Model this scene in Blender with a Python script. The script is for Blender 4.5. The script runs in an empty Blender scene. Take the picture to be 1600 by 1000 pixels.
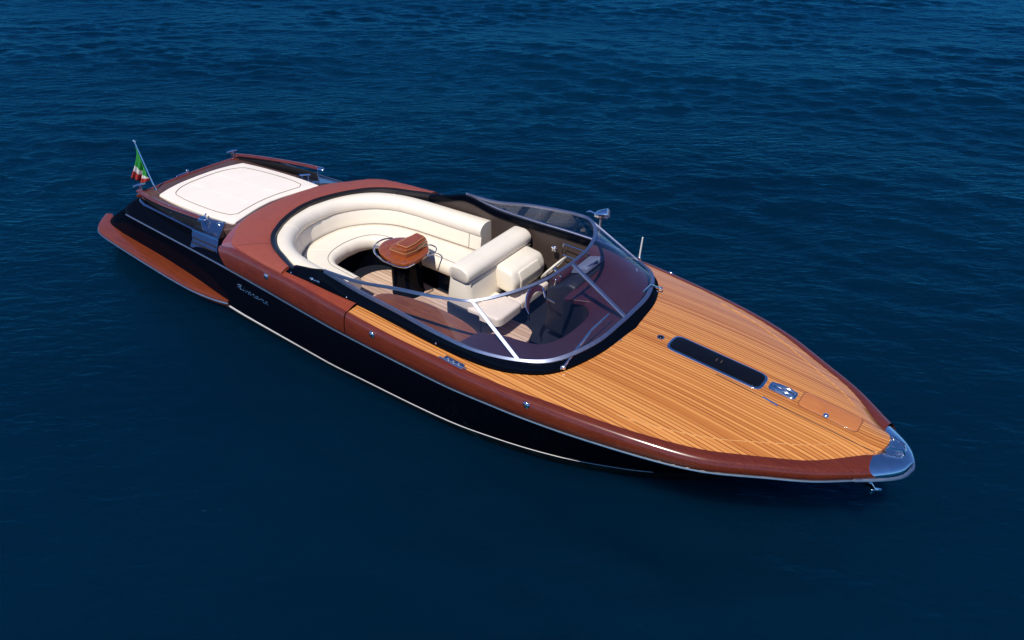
import bpy, bmesh, math, random
import numpy as np
from mathutils import Vector, Matrix
rnd = random.Random(7)
S = bpy.context.scene
COL = S.collection
R = math.radians

# ------------------------------------------------------------------ camera
cam_d = bpy.data.cameras.new('camera')
cam = bpy.data.objects.new('camera', cam_d)
COL.objects.link(cam)
S.camera = cam
CAM = Vector((13.30147, -6.71234, 6.79264))
YAW, PITCH, ROLL, FOC = 2.21279783, 0.616793099, 0.00701453616, 1.15051415
f_ = Vector((math.cos(PITCH) * math.cos(YAW), math.cos(PITCH) * math.sin(YAW), -math.sin(PITCH)))
r_ = f_.cross(Vector((0, 0, 1))).normalized()
u_ = r_.cross(f_)
r2 = r_ * math.cos(ROLL) + u_ * math.sin(ROLL)
u2 = -r_ * math.sin(ROLL) + u_ * math.cos(ROLL)
m = Matrix((r2, u2, -f_)).transposed().to_4x4()
m.translation = CAM
cam.matrix_world = m
cam_d.sensor_width = 36
cam_d.lens = 36 * FOC / 1.6
cam_d.clip_end = 6000

# ------------------------------------------------------------------ light
SUN = Vector((0.09, -0.525, 0.846)).normalized()
elev = math.asin(SUN.z)
w = bpy.data.worlds.new('World')
S.world = w
w.use_nodes = True
nt = w.node_tree
bg = nt.nodes['Background']
sky = nt.nodes.new('ShaderNodeTexSky')
sky.sky_type = 'NISHITA'
sky.sun_disc = False
sky.sun_elevation = elev
sky.sun_rotation = math.atan2(SUN.x, SUN.y)
sky.air_density = 1.0
sky.dust_density = 0.0
sky.ozone_density = 6.0
sky.altitude = 1500
tint = nt.nodes.new('ShaderNodeMixRGB')
tint.blend_type = 'MULTIPLY'
tint.inputs[0].default_value = 1
tint.inputs[2].default_value = (.52, .80, 1.15, 1)   # deep clear Mediterranean sky
nt.links.new(sky.outputs[0], tint.inputs[1])
nt.links.new(tint.outputs[0], bg.inputs[0])
bg.inputs[1].default_value = 0.10
sd = bpy.data.lights.new('sun', 'SUN')
sd.energy = 4.5
sd.angle = R(0.53)
sd.color = (1.0, 0.945, 0.86)
so = bpy.data.objects.new('sun', sd)
COL.objects.link(so)
so.rotation_euler = SUN.to_track_quat('Z', 'Y').to_euler()
S.view_settings.view_transform = 'Standard'
S.view_settings.look = 'None'
S.view_settings.exposure = 0.0
S.view_settings.gamma = 1.0
S.view_settings.use_curve_mapping = False
S.render.engine = 'CYCLES'
S.cycles.max_bounces = 10
S.cycles.transparent_max_bounces = 16
S.cycles.caustics_reflective = False
S.cycles.caustics_refractive = False


# ------------------------------------------------------------------ materials
class NB:
    def __init__(self, name):
        self.m = bpy.data.materials.new(name)
        self.m.use_nodes = True
        self.t = self.m.node_tree
        self.b = self.t.nodes['Principled BSDF']
        self.out = self.t.nodes['Material Output']

    def n(self, ty, **kw):
        nd = self.t.nodes.new('ShaderNode' + ty)
        for k, v in kw.items():
            setattr(nd, k, v)
        return nd

    def l(self, a, b):
        self.t.links.new(a, b)

    def math(self, op, a, b=None, c=None, clamp=False):
        nd = self.n('Math', operation=op)
        nd.use_clamp = clamp
        for i, v in enumerate((a, b, c)):
            if v is None:
                continue
            if isinstance(v, (int, float)):
                nd.inputs[i].default_value = v
            else:
                self.l(v, nd.inputs[i])
        return nd.outputs[0]

    def coord(self, scale=(1, 1, 1), rot=(0, 0, 0)):
        tc = self.n('TexCoord')
        src = tc.outputs['Object']
        if any(rot):
            mr = self.n('Mapping')
            mr.inputs['Rotation'].default_value = rot
            self.l(src, mr.inputs[0])
            src = mr.outputs[0]
        mp = self.n('Mapping')
        mp.inputs['Scale'].default_value = scale
        self.l(src, mp.inputs[0])
        return mp.outputs[0]

    def noise(self, vec, scale=5, detail=4, rough=.55, dist=0):
        nd = self.n('TexNoise')
        nd.inputs['Scale'].default_value = scale
        nd.inputs['Detail'].default_value = detail
        nd.inputs['Roughness'].default_value = rough
        nd.inputs['Distortion'].default_value = dist
        self.l(vec, nd.inputs['Vector'])
        return nd.outputs['Fac']

    def ramp(self, fac, stops):
        nd = self.n('ValToRGB')
        cr = nd.color_ramp
        while len(cr.elements) < len(stops):
            cr.elements.new(.5)
        for e, (p, c) in zip(cr.elements, stops):
            e.position = p
            e.color = (*c, 1)
        self.l(fac, nd.inputs[0])
        return nd.outputs[0]

    def bump(self, h, strength, dist):
        nd = self.n('Bump')
        nd.inputs['Strength'].default_value = strength
        nd.inputs['Distance'].default_value = dist
        self.l(h, nd.inputs['Height'])
        self.l(nd.outputs[0], self.b.inputs['Normal'])

    def set(self, **kw):
        for k, v in kw.items():
            self.b.inputs[k.replace('_', ' ')].default_value = v


def simple(name, col, rough=.4, metal=0, coat=0, var=.12, vscale=6, bump=0, bscale=60, bdist=.002, spec=.5):
    q = NB(name)
    v = q.noise(q.coord(), vscale, 3)
    a = tuple(c * (1 - var) for c in col)
    b = tuple(min(1, c * (1 + var)) for c in col)
    q.l(q.ramp(v, [(.3, a), (.7, b)]), q.b.inputs['Base Color'])
    q.set(Metallic=metal, Roughness=rough, Coat_Weight=coat, Coat_Roughness=.04)
    q.b.inputs['Specular IOR Level'].default_value = spec
    if bump:
        q.bump(q.noise(q.coord(), bscale, 3), bump, bdist)
    return q.m


M = {}


def black_paint():
    q = NB('black_gloss_paint')
    df = q.n('BsdfDiffuse')
    df.inputs[0].default_value = (.0016, .0026, .006, 1)
    gl = q.n('BsdfGlossy')
    v = q.noise(q.coord(), 5, 4)
    q.l(q.math('MULTIPLY_ADD', v, .10, .06), gl.inputs['Roughness'])
    lw = q.n('LayerWeight')
    lw.inputs[0].default_value = .5
    mx = q.n('MixShader')
    q.l(q.math('MULTIPLY_ADD', q.math('POWER', lw.outputs['Facing'], 5.0), .13, .010), mx.inputs[0])
    q.l(df.outputs[0], mx.inputs[1])
    q.l(gl.outputs[0], mx.inputs[2])
    q.l(mx.outputs[0], q.out.inputs[0])
    q.t.nodes.remove(q.b)
    return q.m


M['black'] = black_paint()
M['trim'] = simple('black_trim', (.012, .010, .011), .25, var=.15)
M['gap'] = simple('black_recess', (.010, .009, .010), .5)
M['brown'] = simple('dark_brown_panel', (.055, .036, .029), .5, var=.12, vscale=3, bump=.2, bscale=220, bdist=.001)
M['nonslip'] = simple('brown_deck_coating', (.080, .040, .036), .55, var=.2, vscale=12, bump=.3, bscale=300, bdist=.001)
M['cream'] = simple('cream_leather', (.83, .75, .625), .42, var=.025, vscale=4, bump=.12, bscale=26, bdist=.006)
M['white'] = simple('white_sunpad_vinyl', (.88, .79, .69), .5, var=.025, vscale=3, bump=.1, bscale=14, bdist=.006)
M['stitch_and_shade'] = simple('grey_piping_and_shade', (.23, .20, .17), .6)  # real piping, and the painted shade line in the sofa crease
M['burgundy'] = simple('burgundy_leather', (.052, .0135, .0185), .42, var=.1, vscale=9, bump=.15, bscale=240, bdist=.001)
M['stripe'] = simple('white_boot_paint', (.74, .70, .66), .35, var=.05)
M['bottom'] = simple('dark_bottom_paint', (.005, .004, .005), .5, spec=.2)
M['navy'] = simple('navy_dark_interior', (.010, .012, .020), .5)
M['screen'] = simple('grey_instrument_face', (.16, .19, .27), .3)
M['letter'] = simple('polished_lettering', (.85, .85, .88), .2, metal=1, var=.02)
M['ivory'] = simple('ivory_rim', (.75, .68, .56), .3, var=.04)
M['plastic'] = simple('white_antenna_plastic', (.8, .79, .77), .4, var=.03)
M['smoked'] = simple('smoked_hatch_glass', (.004, .004, .005), .06, var=.1)


def chrome(name='polished_chrome', rough=.09, col=(.80, .80, .83)):
    q = NB(name)
    v = q.noise(q.coord(), 14, 3)
    q.l(q.ramp(v, [(.3, tuple(c * .93 for c in col)), (.7, col)]), q.b.inputs['Base Color'])
    q.l(q.math('MULTIPLY_ADD', v, .08, rough - .04), q.b.inputs['Roughness'])
    q.set(Metallic=1)
    return q.m


M['chrome'] = chrome()
M['strip'] = chrome('satin_trim_strip', .32, (.74, .70, .70))
M['cap'] = chrome('bow_cap_chrome', .15, (.88, .88, .90))
M['vent'] = chrome('dark_vent_chrome', .24, (.34, .37, .46))
M['frame'] = chrome('satin_windscreen_metal', .47, (.31, .345, .48))


def mahogany(name, lo, hi, rough=.22, coat=.6, sc=(.9, 22, 22)):
    q = NB(name)
    g = q.noise(q.coord(sc), 3.2, 6, .62, .25)
    p = q.noise(q.coord((1, 1, 1)), 1.7, 3)
    f = q.math('ADD', q.math('MULTIPLY', g, .75), q.math('MULTIPLY', p, .25))
    q.l(q.ramp(f, [(.34, lo), (.66, hi)]), q.b.inputs['Base Color'])
    q.set(Roughness=rough, Coat_Weight=coat, Coat_Roughness=.06)
    return q.m


M['mahog'] = mahogany('varnished_mahogany', (.088, .0130, .0042), (.160, .029, .0085), .22, .6)
M['mahog2'] = mahogany('orange_mahogany_deck', (.19, .029, .009), (.31, .062, .017))
M['step'] = mahogany('dark_step_wood', (.115, .021, .007), (.190, .040, .013), .3, .3)
M['lid'] = mahogany('brown_locker_lid_wood', (.42, .13, .030), (.60, .215, .060), .35, .4, (.8, 40, 20))
M['table'] = mahogany('polished_table_wood', (.21, .043, .010), (.34, .085, .018), .08, 1.0, (16, 1.2, 16))
M['cabinet'] = mahogany('dark_cabinet_wood', (.10, .028, .009), (.34, .12, .035), .30, .5, (1.0, 30, 20))
M['pad'] = simple('terracotta_pad_leather', (.275, .060, .036), .55, var=.06, vscale=9, bump=.2, bscale=160, bdist=.0015)


def teak(name, lo, mid, hi, pitch, seam, coat=.5, seamcol=None, rough=.3, seamw=.10):
    q = NB(name)
    tc = q.n('TexCoord')
    sp = q.n('SeparateXYZ')
    q.l(tc.outputs['Object'], sp.inputs[0])
    x, y = sp.outputs[0], sp.outputs[1]
    a = q.math('DIVIDE', y, pitch)
    wob = q.noise(q.coord((.5, 3, 1)), 1.0, 2)
    a = q.math('ADD', a, q.math('MULTIPLY', wob, .25))
    idx = q.math('FLOOR', a)
    fr = q.math('SUBTRACT', a, idx)
    wn = q.n('TexWhiteNoise', noise_dimensions='1D')
    q.l(idx, wn.inputs['W'])
    tone = wn.outputs['Value']
    # grain, shifted per plank so that no two planks match
    cmb = q.n('CombineXYZ')
    q.l(q.math('ADD', q.math('MULTIPLY', x, .33), q.math('MULTIPLY', tone, 40)), cmb.inputs[0])
    q.l(q.math('MULTIPLY', y, 70), cmb.inputs[1])
    g = q.noise(cmb.outputs[0], 1.6, 5, .65, .15)
    cm2 = q.n('CombineXYZ')
    q.l(q.math('MULTIPLY', x, .16), cm2.inputs[0])
    q.l(q.math('MULTIPLY', y, 26), cm2.inputs[1])
    g2 = q.noise(cm2.outputs[0], 1.7, 4, .6, .3)
    f = q.math('ADD', q.math('MULTIPLY', tone, .30), q.math('MULTIPLY', g, .48))
    f = q.math('ADD', f, q.math('MULTIPLY', g2, .24))
    colr = q.ramp(f, [(.28, lo), (.46, mid), (.68, hi)])
    edge = q.math('LESS_THAN', fr, seamw)
    mx = q.n('MixRGB')
    mx.inputs[2].default_value = (*(seamcol or lo), 1)
    # joints fade in and out along the boards
    cm3 = q.n('CombineXYZ')
    q.l(q.math('MULTIPLY', x, .45), cm3.inputs[0])
    q.l(q.math('MULTIPLY', idx, 3.7), cm3.inputs[1])
    vis = q.noise(cm3.outputs[0], 1.0, 2)
    vis = q.math('MULTIPLY_ADD', vis, 2.4, -.42, clamp=True)
    q.l(q.math('MULTIPLY', q.math('MULTIPLY', edge, seam), vis), mx.inputs[0])
    q.l(colr, mx.inputs[1])
    q.l(mx.outputs[0], q.b.inputs['Base Color'])
    q.set(Roughness=rough, Coat_Weight=coat, Coat_Roughness=.08)
    return q.m


M['teak'] = teak('varnished_striped_teak', (.40, .12, .020), (.60, .235, .056), (.70, .30, .080), .041, .95, .4,
                 (.215, .055, .010), .28, .27)
M['margin'] = simple('pale_inlay_and_highlight', (.72, .40, .15), .4, var=.1)  # deck margin inlay, and the painted highlights on the table leaves
M['floor'] = teak('pale_teak_floor', (.50, .33, .22), (.60, .42, .30), (.68, .50, .37), .075, .9, .0, (.16, .09, .06), .6, .14)


def glass():
    q = NB('tinted_windscreen_glass')
    tr = q.n('BsdfTransparent')
    tr.inputs[0].default_value = (.93, .915, .955, 1)
    gl = q.n('BsdfGlossy')
    gl.inputs['Roughness'].default_value = .015
    gl.inputs[0].default_value = (.95, .96, 1, 1)
    # Schlick reflectance, the same for both faces of the pane
    ge = q.n('NewGeometry')
    dt = q.n('VectorMath', operation='DOT_PRODUCT')
    q.l(ge.outputs['Incoming'], dt.inputs[0])
    q.l(ge.outputs['Normal'], dt.inputs[1])
    c1 = q.math('SUBTRACT', 1.0, q.math('ABSOLUTE', dt.outputs['Value']), clamp=True)
    fr = q.math('MULTIPLY_ADD', q.math('POWER', c1, 5.0), .75, .036)
    mx = q.n('MixShader')
    q.l(fr, mx.inputs[0])
    q.l(tr.outputs[0], mx.inputs[1])
    q.l(gl.outputs[0], mx.inputs[2])
    q.l(mx.outputs[0], q.out.inputs[0])
    q.t.nodes.remove(q.b)
    return q.m


M['glass'] = glass()


def flagmat():
    q = NB('flag_tricolour_cloth')
    uv = q.n('TexCoord')
    sp = q.n('SeparateXYZ')
    q.l(uv.outputs['UV'], sp.inputs[0])
    nd = q.n('ValToRGB')
    cr = nd.color_ramp
    cr.interpolation = 'CONSTANT'
    cr.elements.new(.5)
    for e, (p, c) in zip(cr.elements, [(0, (.015, .25, .03)), (.50, (.72, .68, .62)), (.70, (.42, .03, .02))]):
        e.position = p
        e.color = (*c, 1)
    q.l(sp.outputs[0], nd.inputs[0])
    q.l(nd.outputs[0], q.b.inputs['Base Color'])
    q.set(Roughness=.8)
    q.bump(q.noise(q.coord(), 30, 3), .2, .004)
    return q.m


M['flag'] = flagmat()


def water_mat():
    q = NB('deep_blue_sea')
    v = q.noise(q.coord((.10, .05, 1), (0, 0, R(53))), 1.0, 4)
    q.l(q.ramp(v, [(.32, (.0003, .0088, .0235)), (.68, (.0004, .0148, .0365))]), q.b.inputs['Base Color'])
    a = q.noise(q.coord((1, .33, 1), (0, 0, R(50))), 6.0, 3, .5, .6)
    b = q.noise(q.coord((1, .40, 1), (0, 0, R(66))), 12, 3, .5, .4)
    h = q.math('ADD', a, q.math('MULTIPLY', b, .45))
    bp = q.n('Bump')
    # wind shadow: calmer water in the lee of the boat, cat's paws farther out
    tcw = q.n('TexCoord')
    dist = q.n('VectorMath', operation='DISTANCE')
    q.l(tcw.outputs['Object'], dist.inputs[0])
    dist.inputs[1].default_value = (9, -3.5, 0)
    mr = q.n('MapRange')
    mr.interpolation_type = 'SMOOTHSTEP'
    mr.inputs['From Min'].default_value = 4
    mr.inputs['From Max'].default_value = 15
    mr.inputs['To Min'].default_value = .74
    mr.inputs['To Max'].default_value = 1
    q.l(dist.outputs['Value'], mr.inputs['Value'])
    paw = q.noise(q.coord((.20, .10, 1), (0, 0, R(53))), 1.0, 3)
    paw = q.math('MULTIPLY_ADD', paw, 1.3, .25)
    q.l(q.math('MULTIPLY', q.math('MULTIPLY', mr.outputs[0], paw), .62, clamp=True), bp.inputs['Strength'])
    bp.inputs['Distance'].default_value = .095
    q.l(h, bp.inputs['Height'])
    # body colour of the deep water, and a surface reflection with the red absorbed
    q.b.subsurface_method = 'BURLEY'
    q.set(Subsurface_Weight=1.0, Subsurface_Scale=1.1, Roughness=1.0)
    q.b.inputs['Subsurface Radius'].default_value = (1, 1, 1)
    q.b.inputs['Specular IOR Level'].default_value = 0
    df = q.b
    gl = q.n('BsdfGlossy')
    gl.distribution = 'BECKMANN'
    gl.inputs['Roughness'].default_value = .26
    gl.inputs[0].default_value = (.10, .53, .66, 1)
    q.l(bp.outputs[0], gl.inputs['Normal'])
    fr = q.n('Fresnel')
    fr.inputs[0].default_value = 1.33
    q.l(bp.outputs[0], fr.inputs['Normal'])
    mx = q.n('MixShader')
    q.l(fr.outputs[0], mx.inputs[0])
    q.l(df.outputs[0], mx.inputs[1])
    q.l(gl.outputs[0], mx.inputs[2])
    q.l(mx.outputs[0], q.out.inputs[0])
    return q.m


M['water'] = water_mat()


# ------------------------------------------------------------------ helpers
def link(name, me, mat, parent):
    o = bpy.data.objects.new(name, me)
    COL.objects.link(o)
    if mat is not None:
        me.materials.append(M[mat] if isinstance(mat, str) else mat)
    if parent is not None:
        o.parent = parent
        if parent.type == 'EMPTY':
            o.location = -parent.location
    return o


class MB:
    """collects shapes into one mesh"""

    def __init__(self):
        self.v = []
        self.f = []

    def add(self, v, f):
        o = len(self.v)
        self.v += [tuple(map(float, p)) for p in v]
        self.f += [tuple(i + o for i in q) for q in f]
        return self

    def grid(self, rows, cu=False, cv=False):
        rows = np.asarray(rows, float)
        n, mm = rows.shape[:2]
        f = []
        for i in range(n if cu else n - 1):
            for j in range(mm if cv else mm - 1):
                i2, j2 = (i + 1) % n, (j + 1) % mm
                f.append((i * mm + j, i2 * mm + j, i2 * mm + j2, i * mm + j2))
        return self.add(rows.reshape(-1, 3), f)

    def fan(self, pts):
        return self.add(pts, [tuple(range(len(pts)))])

    def tube(self, path, r, n=10, closed=False, caps=True, flat=1.0, up=None):
        path = [Vector(p) for p in path]
        k = len(path)
        rs = r if hasattr(r, '__len__') else [r] * k
        rows = []
        prev = None
        for i, p in enumerate(path):
            a = path[(i - 1) % k] if closed or i else path[0]
            b = path[(i + 1) % k] if closed or i < k - 1 else path[-1]
            t = (b - a).normalized()
            if up is not None:
                s = Vector(up).cross(t)
            elif prev is None:
                s = t.cross(Vector((0, 0, 1)))
                if s.length < 1e-3:
                    s = t.cross(Vector((1, 0, 0)))
            else:
                s = prev - t * prev.dot(t)
            s.normalize()
            prev = s
            q = t.cross(s)
            rows.append([p + (s * math.cos(2 * math.pi * j / n) + q * math.sin(2 * math.pi * j / n) * flat) * rs[i] for j in range(n)])
        self.grid(rows, cu=closed, cv=True)
        if caps and not closed:
            self.fan(rows[0][::-1])
            self.fan(rows[-1])
        return self

    def bar(self, path, wd, nd, wdt, hgt):
        """rectangular section swept along path; wd = width directions, nd = thickness directions"""
        rows = []
        for p, a, b in zip(path, wd, nd):
            p, a, b = np.array(p), np.array(a), np.array(b)
            c = .3
            rows.append([p + a * (wdt / 2 * sx) + b * (hgt / 2 * sy) for sx, sy in
                         ((-1, -c), (-.8, -1), (.8, -1), (1, -c), (1, c), (.8, 1), (-.8, 1), (-1, c))])
        self.grid(rows, cv=True)
        self.fan(rows[0][::-1])
        self.fan(rows[-1])
        return self

    def box(self, c, s, rz=0, bev=.0, ry=0, rx=0, seg=3):
        bm = bmesh.new()
        bmesh.ops.create_cube(bm, size=1)
        for v in bm.verts:
            v.co = Vector((v.co.x * s[0], v.co.y * s[1], v.co.z * s[2]))
        if bev:
            bmesh.ops.bevel(bm, geom=list(bm.edges), offset=bev, segments=seg, affect='EDGES', profile=.5)
        mt = Matrix.Translation(c) @ Matrix.Rotation(rz, 4, 'Z') @ Matrix.Rotation(ry, 4, 'Y') @ Matrix.Rotation(rx, 4, 'X')
        bm.verts.ensure_lookup_table()
        self.add([mt @ v.co for v in bm.verts], [tuple(v.index for v in f.verts) for f in bm.faces])
        bm.free()
        return self

    def ball(self, c, r, n=12, sz=(1, 1, 1)):
        rows = []
        for i in range(n // 2 + 1):
            a = math.pi * i / (n // 2)
            rr = max(math.sin(a), 1e-3)
            rows.append([(c[0] + r * sz[0] * rr * math.cos(2 * math.pi * j / n), c[1] + r * sz[1] * rr * math.sin(2 * math.pi * j / n),
                          c[2] + r * sz[2] * math.cos(a)) for j in range(n)])
        return self.grid(rows, cv=True)

    def slab(self, outline, zb, zt, rd=.01, steps=3, dome=0):
        """solid from a plan outline; zb, zt are numbers or functions of (x, y); rounded upper edge"""
        P = np.array(outline, float)
        if np.sum(P[:, 0] * np.roll(P[:, 1], -1) - np.roll(P[:, 0], -1) * P[:, 1]) < 0:
            P = P[::-1]
        d = np.roll(P, -1, 0) - np.roll(P, 1, 0)
        d /= np.linalg.norm(d, axis=1)[:, None] + 1e-12
        nrm = np.stack([-d[:, 1], d[:, 0]], 1)
        F = lambda z, p: z(p[0], p[1]) if callable(z) else z
        cen = P.mean(0)
        rows = [[(p[0], p[1], F(zb, p)) for p in P]]
        for k in range(steps + 1):
            a = math.pi / 2 * k / steps
            q = P + nrm * rd * (1 - math.cos(a))
            rows.append([(b[0], b[1], F(zt, p) - rd * (1 - math.sin(a))) for p, b in zip(P, q)])
        q0 = P + nrm * rd
        for k in (.7, .4, .15):
            q = cen + (q0 - cen) * k
            rows.append([(b[0], b[1], F(zt, b) + dome * (1 - k * k)) for b in q])
        self.grid(rows, cv=True)
        self.fan(rows[-1])
        self.fan(rows[0][::-1])
        return self

    def build(self, name, mat, parent=None, smooth=True, angle=38):
        me = bpy.data.meshes.new(name)
        me.from_pydata(self.v, [], self.f)
        me.validate()
        bm = bmesh.new()
        bm.from_mesh(me)
        bmesh.ops.remove_doubles(bm, verts=bm.verts, dist=1e-5)
        bmesh.ops.recalc_face_normals(bm, faces=bm.faces)
        for f in bm.faces:
            f.smooth = smooth
        if smooth:
            for e in bm.edges:
                if len(e.link_faces) == 2 and e.calc_face_angle(0) > R(angle):
                    e.smooth = False
        bm.to_mesh(me)
        bm.free()
        return link(name, me, mat, parent)


def pch(xs, ys):
    """monotone cubic interpolation"""
    xs, ys = np.array(xs, float), np.array(ys, float)
    h = np.diff(xs)
    dl = np.diff(ys) / h
    dv = np.zeros(len(xs))
    for i in range(1, len(xs) - 1):
        if dl[i - 1] * dl[i] > 0:
            w1, w2 = 2 * h[i] + h[i - 1], h[i] + 2 * h[i - 1]
            dv[i] = (w1 + w2) / (w1 / dl[i - 1] + w2 / dl[i])
    dv[0], dv[-1] = dl[0], dl[-1]

    def f(x):
        x = np.clip(np.asarray(x, float), xs[0], xs[-1])
        i = np.clip(np.searchsorted(xs, x) - 1, 0, len(xs) - 2)
        t = (x - xs[i]) / h[i]
        return ((2 * t**3 - 3 * t**2 + 1) * ys[i] + (t**3 - 2 * t**2 + t) * h[i] * dv[i] + (-2 * t**3 + 3 * t**2) * ys[i + 1] + (t**3 - t**2) * h[i] * dv[i + 1])
    return f


def spl(pts, n, closed=False):
    """Catmull-Rom through pts, n points per span"""
    P = np.array(pts, float)
    k = len(P)
    out = []
    for i in range(k if closed else k - 1):
        p1, p2 = P[i], P[(i + 1) % k]
        p0 = P[i - 1] if (closed or i > 0) else 2 * p1 - p2
        p3 = P[(i + 2) % k] if (closed or i < k - 2) else 2 * p2 - p1
        d1, d2 = [max(np.linalg.norm(b - a), 1e-6) ** .5 for a, b in ((p0, p1), (p2, p3))]
        dm = max(np.linalg.norm(p2 - p1), 1e-6) ** .5
        m1 = dm * ((p1 - p0) / d1 - (p2 - p0) / (d1 + dm) + (p2 - p1) / dm)
        m2 = dm * ((p2 - p1) / dm - (p3 - p1) / (dm + d2) + (p3 - p2) / d2)
        for j in range(n):
            t = j / n
            out.append((2 * t**3 - 3 * t**2 + 1) * p1 + (t**3 - 2 * t**2 + t) * m1 + (-2 * t**3 + 3 * t**2) * p2 + (t**3 - t**2) * m2)
    if not closed:
        out.append(P[-1])
    return np.array(out)


def mir(P):
    """starboard-to-port full curve from the starboard half (given with y >= 0, ending on the centreline)"""
    P = np.array(P, float)
    s = P.copy()
    s[:, 1] *= -1
    return np.vstack([s, P[::-1][1:]])


def resamp(P, n):
    P = np.array(P, float)
    s = np.r_[0, np.cumsum(np.linalg.norm(np.diff(P, axis=0), axis=1))]
    t = np.linspace(0, s[-1], n)
    return np.stack([np.interp(t, s, P[:, i]) for i in range(P.shape[1])], 1)


def part(o, label):
    o['label'] = label
    return o


# ------------------------------------------------------------------ sea
def make_sea():
    core = np.arange(-15, 30.01, .088)
    g = [core[-1]]
    d = .088
    while g[-1] < 2500:
        d *= 1.12
        g.append(g[-1] + d)
    ext = np.array(g[1:])
    ax = np.r_[-(ext - 30)[::-1] - 15, core, ext]
    ax_x = ax - 8.0
    ax_y = ax
    X, Y = np.meshgrid(ax_x, ax_y, indexing='ij')
    sp = np.gradient(ax)
    SP = np.maximum.outer(sp, sp)
    Z = np.zeros_like(X)
    rg = np.random.default_rng(11)
    main = YAW - R(4)
    env = np.zeros_like(X)
    for i in range(14):
        lam = 3.5 + 9 * rg.random()
        th = main + rg.normal() * R(35)
        env += np.sin((math.cos(th) * X + math.sin(th) * Y) * 2 * math.pi / lam + rg.random() * 6.283)
    calm = np.clip((np.hypot(X - 9, Y + 3.5) - 4) / 11, 0, 1)
    env = np.clip(.85 + .16 * env, .45, 1.3) * (.6 + .4 * calm * calm * (3 - 2 * calm))
    for i in range(170):
        lam = .25 * (1.7 / .25) ** (rg.random() ** 1.3)
        th = main + rg.normal() * R(27)
        kx, ky = math.cos(th) * 2 * math.pi / lam, math.sin(th) * 2 * math.pi / lam
        amp = lam * .0022
        ph = rg.random() * 6.283
        fade = np.clip((lam / SP - 2.5) / 2.5, 0, 1)
        px = .9 * np.sin(X * (.5 / lam ** .5) + ph) + .9 * np.sin(Y * (.45 / lam ** .5) + 2 * ph)
        a_ = kx * X + ky * Y + ph + px
        Z += amp * fade * env * (np.sin(a_) - .30 * np.cos(2 * a_))
    for i in range(8):
        lam = 5 + 6 * rg.random()
        th = main + rg.normal() * R(20)
        Z += lam * .0016 * np.sin((math.cos(th) * X + math.sin(th) * Y) * 2 * math.pi / lam + rg.random() * 6.283) * np.clip((lam / SP - 3) / 3, 0, 1)
    n, mm = X.shape
    V = np.stack([X, Y, Z], -1).reshape(-1, 3)
    ii = np.arange(n * mm).reshape(n, mm)
    F = np.stack([ii[:-1, :-1], ii[1:, :-1], ii[1:, 1:], ii[:-1, 1:]], -1).reshape(-1, 4)
    me = bpy.data.meshes.new('water')
    me.vertices.add(len(V))
    me.vertices.foreach_set('co', V.ravel())
    me.loops.add(F.size)
    me.polygons.add(len(F))
    me.loops.foreach_set('vertex_index', F.ravel())
    me.polygons.foreach_set('loop_start', np.arange(0, F.size, 4))
    me.polygons.foreach_set('loop_total', np.full(len(F), 4))
    me.update()
    me.polygons.foreach_set('use_smooth', np.ones(len(F), bool))
    o = link('water', me, 'water', None)
    o['kind'] = 'structure'
    o['label'] = 'deep blue rippled open sea all around the motorboat'
    o['category'] = 'sea'


make_sea()

# ------------------------------------------------------------------ boat
boat = bpy.data.objects.new('motorboat', None)
COL.objects.link(boat)
boat.location = (6.7, 0, 0)
boat['label'] = 'long glossy black open motorboat with varnished wooden foredeck and cream seating, afloat on blue sea'
boat['category'] = 'motorboat'

Y0 = pch([.5, 1.0, 2, 3.1, 4.2, 5.15, 6, 6.85, 7.7, 8.55, 9.43, 10.07, 10.6, 11.09, 11.63, 12.29, 12.65, 13.0, 13.2, 13.32, 13.385, 13.42],
         [1.48, 1.52, 1.555, 1.59, 1.645, 1.695, 1.75, 1.80, 1.815, 1.812, 1.765, 1.69, 1.605, 1.505, 1.35, 1.0, .79, .515, .35, .235, .14, 0])
Z0 = pch([.5, 1.0, 3.1, 4.2, 5.15, 6, 6.9, 7.7, 8.5, 9.4, 10, 11, 13.4], [.80, .82, .88, .925, .95, .98, 1.02, 1.045, 1.06, 1.095, 1.11, 1.15, 1.20])
Y1 = pch([3.8, 4.3, 4.9, 5.4, 6.1, 6.95, 7.8, 8.5, 9.4, 10.03, 10.35, 10.97, 11.6, 12.04, 12.23, 12.53, 13.09, 13.25],
         [1.52, 1.54, 1.60, 1.63, 1.68, 1.735, 1.75, 1.73, 1.675, 1.585, 1.54, 1.42, 1.225, .995, .89, .715, .17, .02])
Z1 = pch([3.8, 4.3, 4.9, 5.4, 6.1, 6.95, 7.8, 8.5, 9.4, 10.03, 11, 12, 13.09], [1.18, 1.28, 1.31, 1.325, 1.355, 1.37, 1.365, 1.365, 1.367, 1.37, 1.362, 1.338, 1.34])
CROWN = pch([6.9, 9, 10.2, 11, 12, 12.6, 13.0, 13.2], [.10, .17, .18, .17, .13, .095, .065, .07])


def deckz(x, y):
    y1 = max(float(Y1(x)), .05)
    t = min(abs(y) / max(y1, .25 if x > 13.05 else 0), 1)
    return float(Z1(x)) + float(CROWN(x)) * (1 - t * t)


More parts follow.
